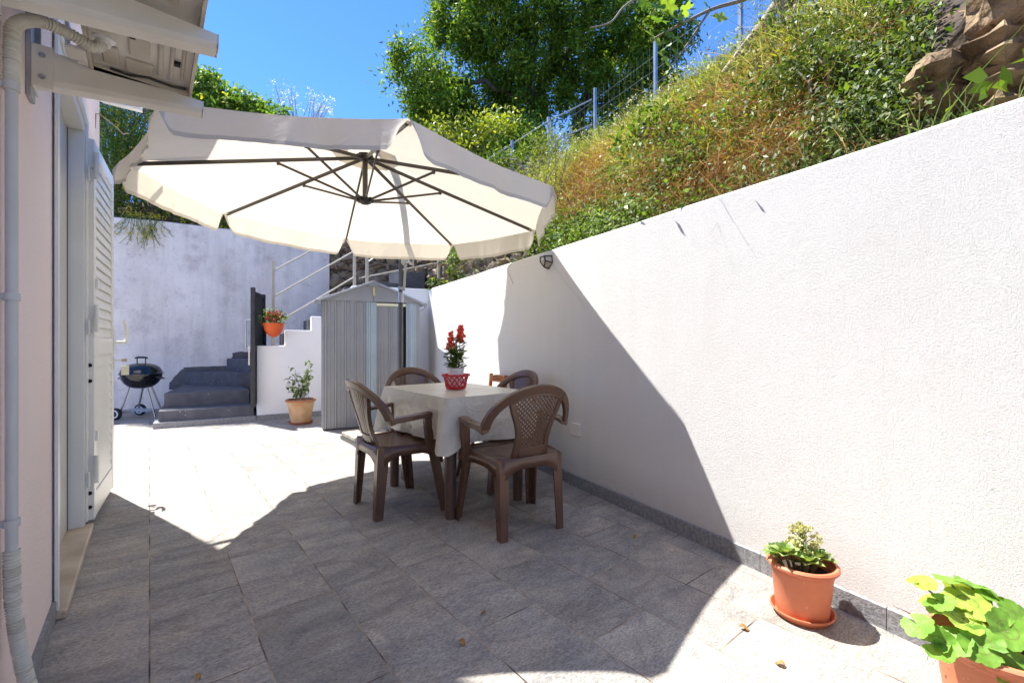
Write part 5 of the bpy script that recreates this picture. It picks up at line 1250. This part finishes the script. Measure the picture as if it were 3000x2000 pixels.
# tiny flowers scattered on the upper slope
P,u,v=bank_points(260,-2,6,1.0,2.7,lift=(.2,.5)); Q=clumps(P,6,.012); n=len(Q); V_,F_=leaf_quads(Q,rnd_dir(n,.4),rnd_dir(n),RNG.uniform(.015,.03,n),RNG.uniform(.012,.022,n)); stuff(raw('wild_flowers',V_,F_,M['petal_white']),'small white wild flowers dotted over the upper bank','wild flowers')

def shrub(name,label,cat,base,lobes,m,per=900,L=(.04,.075),W=(.02,.035),stem=True,group=None,flowers=None,up=.15,shell=.55,twigm=None,sub=16,spread=.32):
    base=V3(base); t=thing(name,label,cat,base,group=group); allP=[]
    b=MB()
    for (x,y,z,rx,ry,rz) in lobes:
        c=np.array([x,y,z]); ns_=sub; d=rnd_dir(ns_,.1); rr=RNG.uniform(shell,1,ns_)[:,None]; cc=c+d*rr*[rx,ry,rz]
        k=max(1,per//ns_); s=spread*(rx+ry+rz)/3
        allP.append(np.repeat(cc,k,0)+RNG.normal(size=(ns_*k,3))*[s,s,s*.85])
        if stem:
            for j in range(0,ns_,2): 
                e=V3(cc[j]); mid=base.lerp(e,.5)+V3((RNG.normal()*.06,RNG.normal()*.06,.05)); b.tube([base+V3((0,0,-.1)),mid,e],[.014,.009,.004],5)
    if stem: b.build('stems',twigm or M['twig'],t,world=True)
    Q=np.concatenate(allP); n=len(Q); D=rnd_dir(n,up); V_,F_=leaf_quads(Q,D,rnd_dir(n,.7),RNG.uniform(*L,n),RNG.uniform(*W,n)); raw('foliage',V_,F_,m,t)
    if flowers:
        fm,fn,fs=flowers; idx=RNG.choice(n,fn); ctr=np.concatenate([np.tile(np.mean(a,0),(len(a),1)) for a in allP])
        Pf=Q[idx]+(Q[idx]-ctr[idx])*.25; Pf=clumps(Pf,5,fs*.5); k=len(Pf); V_,F_=leaf_quads(Pf,rnd_dir(k,.5),rnd_dir(k),RNG.uniform(fs*.7,fs*1.2,k),RNG.uniform(fs*.6,fs,k)); raw('flowers',V_,F_,fm,t)
    return t
def at(px,py,d): # a point at distance d along a sight line, in metres
    s=(px-1500)/1333.; q_=(CF+s*CR)*d; return (q_[0],q_[1],1.06+(1003-py)/1333.*d)
def lobe(px,py,d,r,ry=None,rz=None): x,y,z=at(px,py,d); return (x,y,z,r,ry or r,rz or r)
# bank shrubs
c=wp(3.0,.75); shrub('broom_bush','yellow green broom bush low on the bank beside the parasol edge','bush',(c.x,c.y,2.3),[(c.x,c.y,2.65,.35,.35,.4),(c.x+.15,c.y-.1,3.1,.3,.3,.35),(c.x-.05,c.y+.2,2.4,.3,.3,.3)],M['leaf_lime'],1400,(.03,.06),(.005,.010),up=.6)
c=wp(.95,2.0); shrub('broom_bush','feathery lime green bush high on the bank at upper right','bush',(c.x,c.y,4.0),[(c.x,c.y,4.3,.35,.35,.3),(c.x+.3,c.y-.5,4.4,.35,.35,.3)],M['leaf_lime'],1500,(.03,.06),(.005,.010),up=.6)
c=wp(1.55,1.25); shrub('leafy_shrub','broad leaved green shrub half way up the bank among dry stems','shrub',(c.x,c.y,2.8),[(c.x,c.y,3.1,.2,.22,.15),(c.x-.15,c.y+.3,2.95,.18,.18,.15)],M['leaf_green'],320,(.05,.09),(.03,.05))
c=wp(4.6,1.7); shrub('leafy_shrub','tall green weeds at the top of the bank by the fence post','shrub',(c.x,c.y,3.7),[(c.x,c.y,4.05,.25,.25,.25),(c.x-.2,c.y+.5,3.95,.25,.25,.25)],M['leaf_green'],600,(.05,.09),(.015,.03),up=.4)
for (v,u,z,rr,lab) in ((.05,.75,2.55,.26,'dark mounded shrub on the bank just left of the boulders, near the wall top'),(.75,.55,2.2,.22,'dark leafy shrub hugging the wall top at the middle of the right wall'),(.55,1.45,3.2,.30,'dark rounded shrub high on the bank above the boulders'),(1.25,1.0,2.75,.2,'small dark shrub half way up the bank between dry brown patches')):
    c=wp(v,u); shrub('dark_shrub',lab,'shrub',(c.x,c.y,z-.3),[(c.x,c.y,z,rr,rr*1.2,rr*.8),(c.x+.1,c.y-.25,z-.05,rr*.8,rr*.9,rr*.7)],M['leaf_dark'],1500,(.025,.055),(.01,.02),up=.3,sub=22,spread=.24)
# yellow-green hedge above the terrace wall, below the tree
shrub('hedge_shrub','bright yellow green shrub above the parasol edge under the big tree','shrub',at(1400,480,9.2),[lobe(1330,430,9.3,.6,.6,.45),lobe(1430,410,9.3,.6,.6,.45),lobe(1380,460,9.0,.5,.5,.4)],M['leaf_lime'],1900,(.06,.11),(.03,.05))
shrub('hedge_shrub','mid green shrub left of the hillside railing under the big tree','shrub',at(1540,470,9.4),[lobe(1520,410,9.6,.55,.55,.42),lobe(1590,430,9.4,.45,.45,.4),lobe(1470,450,9.2,.4,.4,.3)],M['leaf_bright'],1500,(.06,.11),(.03,.05))
# growth behind the plaster wall on the left
shrub('flowering_bush','green bush with yellow flowers between the house corner and the parasol','bush',at(330,600,7.6),[lobe(310,330,7.7,.42,.4,.45),lobe(360,410,7.6,.42,.4,.45),lobe(320,480,7.5,.4,.4,.4),lobe(260,400,7.7,.5,.4,.6),lobe(395,330,7.9,.42,.4,.42),lobe(420,470,7.7,.4,.4,.4),lobe(460,260,8.0,.42,.4,.42),lobe(510,330,8.1,.45,.4,.5),lobe(400,240,8.0,.4,.4,.35),lobe(480,430,8.0,.45,.4,.45),lobe(340,250,7.9,.35,.4,.3)],M['leaf_bright'],2300,(.05,.10),(.010,.018),flowers=(M['petal_yellow'],190,.038),up=.7)
shrub('leafy_shrub','bright green shrub showing above the parasol near the air conditioner','shrub',at(700,560,8.6),[lobe(605,275,8.6,.24,.35,.32),lobe(655,312,8.6,.34,.35,.28),lobe(735,322,8.6,.36,.35,.22),lobe(580,330,8.6,.4,.35,.42),lobe(680,370,8.5,.5,.35,.45),lobe(800,380,8.6,.42,.35,.35),lobe(760,470,8.5,.5,.3,.4),lobe(640,470,8.4,.5,.3,.4)],M['leaf_bright'],1500,(.07,.11),(.035,.06),flowers=(M['petal_yellow'],60,.04))
shrub('flower_stalks','thin pale flowering stalks against the sky above the parasol','wild plant',at(880,480,9),[lobe(830,275,9,.25,.2,.26),lobe(900,300,9,.35,.2,.22),lobe(945,320,9,.22,.2,.16)],M['straw'],230,(.03,.06),(.006,.012),flowers=(M['petal_white'],45,.026),up=.8)
shrub('creeper','dark tangled creeper with yellow flowers along the plaster wall top','creeper',at(470,660,7.5),[lobe(345,585,7.3,.3,.25,.3),lobe(390,560,7.5,.4,.25,.35),lobe(460,600,7.6,.4,.25,.28),lobe(530,620,7.7,.4,.25,.25),lobe(610,640,7.85,.36,.25,.2),lobe(690,650,8.05,.36,.25,.2),lobe(430,520,7.7,.4,.25,.35)],M['leaf_green'],1000,(.04,.075),(.016,.03),flowers=(M['petal_yellow'],60,.036),twigm=M['bark'])
t=thing('trailing_plant','thin yellow flowered plant trailing down over the plaster wall top','trailing plant',at(420,640,7.1)); b=MB(); P=[]
for k in range(26):
    px_=375+RNG.uniform(0,100); g0=pw((px_-408)/170*.76,0,3.0); x,y,z=g0.x,g0.y+.12,g0.z+.0; ln=RNG.uniform(.15,.48); dx_=RNG.normal()*.18
    pts=[(x+dx_*q_+.03*math.sin(q_*6+k),y-.15*min(1,q_*3)-.03*q_,z+.10*math.sin(min(1,q_*2.2)*math.pi)-ln*max(0,q_-.25)/.75) for q_ in np.linspace(0,1,8)]; b.tube(pts,.0035,4)
    for p in pts[2:]:
        for _ in range(3): P.append(p)
b.build('stems',M['blade'],t,world=True)
P=np.array(P)+RNG.normal(size=(len(P),3))*.016; n=len(P); V_,F_=leaf_quads(P,rnd_dir(n,0),rnd_dir(n),RNG.uniform(.03,.06,n),RNG.uniform(.006,.011,n)); raw('leaves',V_,F_,M['leaf_lime'],t)
Pf=clumps(P[::9],5,.016); n=len(Pf); V_,F_=leaf_quads(Pf,rnd_dir(n,0),rnd_dir(n),RNG.uniform(.022,.034,n),RNG.uniform(.015,.022,n)); raw('flowers',V_,F_,M['petal_yellow'],t)
# ivy on the rubble wall
P=[]
for px_,py_ in ((1330,800),(1345,830),(1300,835),(1270,830),(1440,760),(1500,765)):
    P+=[at(px_+RNG.normal()*9,py_+RNG.normal()*9,6.35) for _ in range(40)]
t=thing('ivy','dark green ivy sprigs growing on the rubble wall by the corner','ivy',P[0]); P=np.array(P); n=len(P)
V_,F_=leaf_quads(P,rnd_dir(n,0),np.tile(OUT,(n,1))+rnd_dir(n)*.4,RNG.uniform(.06,.1,n),RNG.uniform(.04,.06,n)); raw('leaves',V_,F_,M['leaf_green'],t)
# grass tuft on the wall at right
c=wp(-.70,.25,1.80); t=thing('grass_tuft','tall green grass tuft behind the wall top near the boulders','grass tuft',c); n=70
P=np.tile(np.array(c),(n,1))+RNG.normal(size=(n,3))*[.05,.05,.01]; D=rnd_dir(n,1.3); V_,F_=blades(P,D,RNG.uniform(.10,.24,n),RNG.uniform(.004,.009,n),RNG.normal(size=(n,3))*.35+[0,0,-.25]); raw('blades',V_,F_,M['blade'],t)
c=wp(-.84,.27,1.80); t=thing('grass_tuft','short grass tuft with broad leaves at the far right of the wall top','grass tuft',c); n=60
P=np.tile(np.array(c),(n,1))+RNG.normal(size=(n,3))*[.1,.06,.01]; V_,F_=blades(P,rnd_dir(n,1.2),RNG.uniform(.06,.16,n),RNG.uniform(.004,.008,n),RNG.normal(size=(n,3))*.3); raw('blades',V_,F_,M['blade'],t)
c=wp(-.93,.28,1.9); shrub('leafy_shrub','bright lobed leaves at the right frame edge above the wall','shrub',(c.x,c.y,1.75),[(c.x,c.y,1.95,.16,.16,.10)],M['leaf_bright'],36,(.05,.08),(.035,.06),stem=False)

# big tree
TD=11.5; tb=at(1655,470,TD)
t=thing('big_tree','large dark green broadleaf tree on the crest behind the parasol','tree',(tb[0],tb[1],tb[2]-.6))
b=MB()
def limb(pts,r0,r1):
    P=[V3(at(x,y,d)) for x,y,d in pts]; out=[]; rs=[]
    for i in range(len(P)-1):
        for k in range(5):
            s=k/5; q_=P[i].lerp(P[i+1],s)+V3((RNG.normal(),RNG.normal(),RNG.normal()))*.035; out.append(q_)
    out.append(P[-1]); m=len(out); rs=[r0+(r1-r0)*k/(m-1) for k in range(m)]; b.tube(out,rs,9)
limb([(1570,480,11.3),(1565,350,11.4),(1545,240,11.4),(1500,150,11.3),(1440,60,11.2)],.24,.07)
limb([(1560,330,11.4),(1610,220,11.6),(1680,130,11.8),(1760,20,12)],.17,.05)
limb([(1690,480,11.9),(1700,330,11.9),(1750,230,12),(1830,120,12.1),(1900,30,12.2)],.2,.05)
limb([(1550,300,11.4),(1480,270,11.2),(1400,240,11),(1310,230,10.9)],.1,.03)
limb([(1560,420,11.4),(1500,320,11.6),(1450,270,11.8)],.12,.05)
limb([(1545,240,11.4),(1560,120,11.6),(1570,-40,11.8)],.15,.06)
limb([(1440,100,11.2),(1370,70,11.0),(1330,20,11)],.07,.03)
b.build('trunk',M['bark'],t,smooth=60,world=True)
lob=[(1230,190,.8),(1270,250,.85),(1225,290,.6),(1300,320,.7),(1250,345,.5),(1340,270,.6),(1320,40,.85),(1380,-20,1.0),(1300,100,.5),(1420,60,.9),(1400,160,.75),(1440,200,.8),(1500,90,1.0),(1470,280,.65),(1390,330,.6),(1550,30,1.0),(1580,150,.85),(1640,60,1.0),(1530,220,.7),(1640,220,.65),(1620,310,.55),(1710,120,.9),(1700,230,.6),(1760,40,1.0),(1800,150,.85),(1850,60,.95),(1870,170,.7),(1900,110,.7),(1790,240,.55),(1840,250,.5),(1500,360,.55),(1420,370,.45),(1350,380,.5),(1560,300,.5),(1450,-120,1.2),(1600,-130,1.3),(1760,-120,1.3),(1880,-60,1.0),(1350,-110,1.0),(1680,-260,1.4),(1500,-260,1.3),(1750,310,.4),(1900,210,.5),(1970,90,.75),(1860,310,.45),(1800,370,.38),(1940,240,.5),(1720,390,.32)]
Ps=[]
for px_,py_,r in lob:
    d=TD+RNG.uniform(-1.3,1.1)*(.6 if r<.7 else 1); x,y,z=at(px_,py_,d); nsub=int(13*r/.7)
    dd=rnd_dir(nsub,.15)*RNG.uniform(.45,1,nsub)[:,None]*[r*.95,r*.95,r*.8]; cc=np.array([x,y,z])+dd
    for c_ in cc:
        k=int(RNG.uniform(90,190)); s=RNG.uniform(.10,.18); Ps.append(c_+RNG.normal(size=(k,3))*[s,s,s*1.35]-[0,0,.05])
Q=np.concatenate(Ps); n=len(Q); D=rnd_dir(n,-.35); V_,F_=leaf_quads(Q,D,rnd_dir(n,.6),RNG.uniform(.09,.17,n),RNG.uniform(.032,.055,n)); raw('crown',V_,F_,M['leaf_tree'],t)
print('tree leaves',n)

# fig branches leaning in over the bank from above
t=thing('fig_tree','fig tree branches with big leaves hanging in from the top right','tree',wp(1.3,1.6,3.6))
b=MB(); base=wp(1.3,1.7,3.5); top=V3(at(2420,-260,4.6))
def fb(pts,r0,r1):
    P=[V3(p) for p in pts]; out=[]
    for i in range(len(P)-1):
        p0,p1,p2,p3=P[max(i-1,0)],P[i],P[i+1],P[min(i+2,len(P)-1)]
        for k in range(6):
            s=k/6; out.append(.5*((2*p1)+(p2-p0)*s+(2*p0-5*p1+4*p2-p3)*s*s+(3*p1-p0-3*p2+p3)*s**3))
    out.append(P[-1]); m=len(out); b.tube(out,[r0+(r1-r0)*k/(m-1) for k in range(m)],7); return out
fb([base,base.lerp(top,.5)+V3((.2,0,.1)),top],.06,.04)
tips=[]
tips+=fb([top,at(2250,-40,4.3),at(2080,30,4.2),at(1960,90,4.1),at(1905,120,4.05)],.025,.006)
tips+=fb([at(2250,-40,4.3),at(2060,-60,4.5),at(1900,-20,4.4),at(1830,20,4.4),at(1790,65,4.35),at(1730,82,4.3)],.02,.005)
tips+=fb([top,at(2330,20,3.9),at(2270,110,3.8),at(2230,190,3.75),at(2120,260,3.8)],.022,.005)
tips+=fb([top,at(2480,0,3.9),at(2440,80,3.8),at(2390,140,3.75),at(2310,190,3.7)],.018,.004)
tips+=fb([at(2080,30,4.2),at(2000,150,4.1),at(1960,200,4.1)],.012,.004)
b.build('branches',M['twig'],t,smooth=60,world=True)
lf=MB()
def figleaf(c,nrm,r,rot):
    c=V3(c); nrm=V3(nrm).normalized(); s=nrm.cross(V3((math.cos(rot),math.sin(rot),.1))).normalized(); u=s.cross(nrm); n=30; vs=[c]; fs=[]
    for k in range(n):
        a_=2*math.pi*k/n; rr=r*(.62+.38*abs(math.cos(a_*2.5))**.8)*(1-.55*math.exp(-((a_-math.pi)/.35)**2)); vs.append(c+(s*math.sin(a_)+u*math.cos(a_))*rr+nrm*(.12*r*math.sin(a_*5)))
    for k in range(n): fs.append((0,1+k,1+(k+1)%n))
    lf.add(vs,fs)
spots=[(1915,110,4.1,.1),(1935,60,4.1,.09),(1960,100,4.05,.085),(1990,60,4.1,.08),(1900,80,4.0,.07),(1945,170,4.1,.085),(1985,160,4.1,.07),(2010,30,4.1,.08),(1960,20,4.2,.09),(2035,60,4.2,.06),(1925,20,4.2,.08),(1890,5,4.3,.08),(1960,205,4.1,.06),(2075,20,4.2,.06),(2100,45,4.2,.06),(2165,190,3.8,.06),(2140,200,3.8,.05),(2110,50,4.1,.07),(2260,60,3.8,.06),(2245,40,3.8,.06),(2290,90,3.8,.05),(2170,215,3.75,.055),(1985,115,4.0,.06),(1950,140,4.15,.06)]
for i,(x,y,d,r) in enumerate(spots): figleaf(at(x,y,d),(RNG.normal()*.5-.3,RNG.normal()*.5-.4,.5),r,i*1.3)
lf.build('leaves',M['leaf_bright'],t,smooth=60,world=True)

# litter on the paving
lits=['crumpled dry leaf on the shaded paving below the front chair','brown dry leaf in the shade near the bottom centre','small dry leaf on shaded tiles at the bottom left','curled dry leaf on the sunlit tiles left of the terracotta pot','dry leaf in the sunny paving at the lower right','dry leaf scrap beside the wall skirting in shade']
for (x,y,s),lb_ in zip(((1.02,1.46,.009),(.86,1.36,.011),(.12,1.74,.008),(1.62,.62,.012),(1.72,.78,.014),(2.06,1.52,.010)),lits):
    b=MB(); r0=RNG.uniform(0,6)
    b.grid(lambda f,g: ((f-.5)*s*2*math.sin(math.pi*min(.97,max(.03,g)))**.8*math.cos(r0)-(g-.5)*s*2.4*math.sin(r0),(f-.5)*s*2*math.sin(math.pi*min(.97,max(.03,g)))**.8*math.sin(r0)+(g-.5)*s*2.4*math.cos(r0),.004+.012*abs(f-.5)+.006*math.sin(g*5)),4,6)
    o=b.build('fallen_leaf',M['dry'],smooth=60); o.location=(x,y,0); tag(o,lb_,'leaf','dry leaves fallen on the paving')
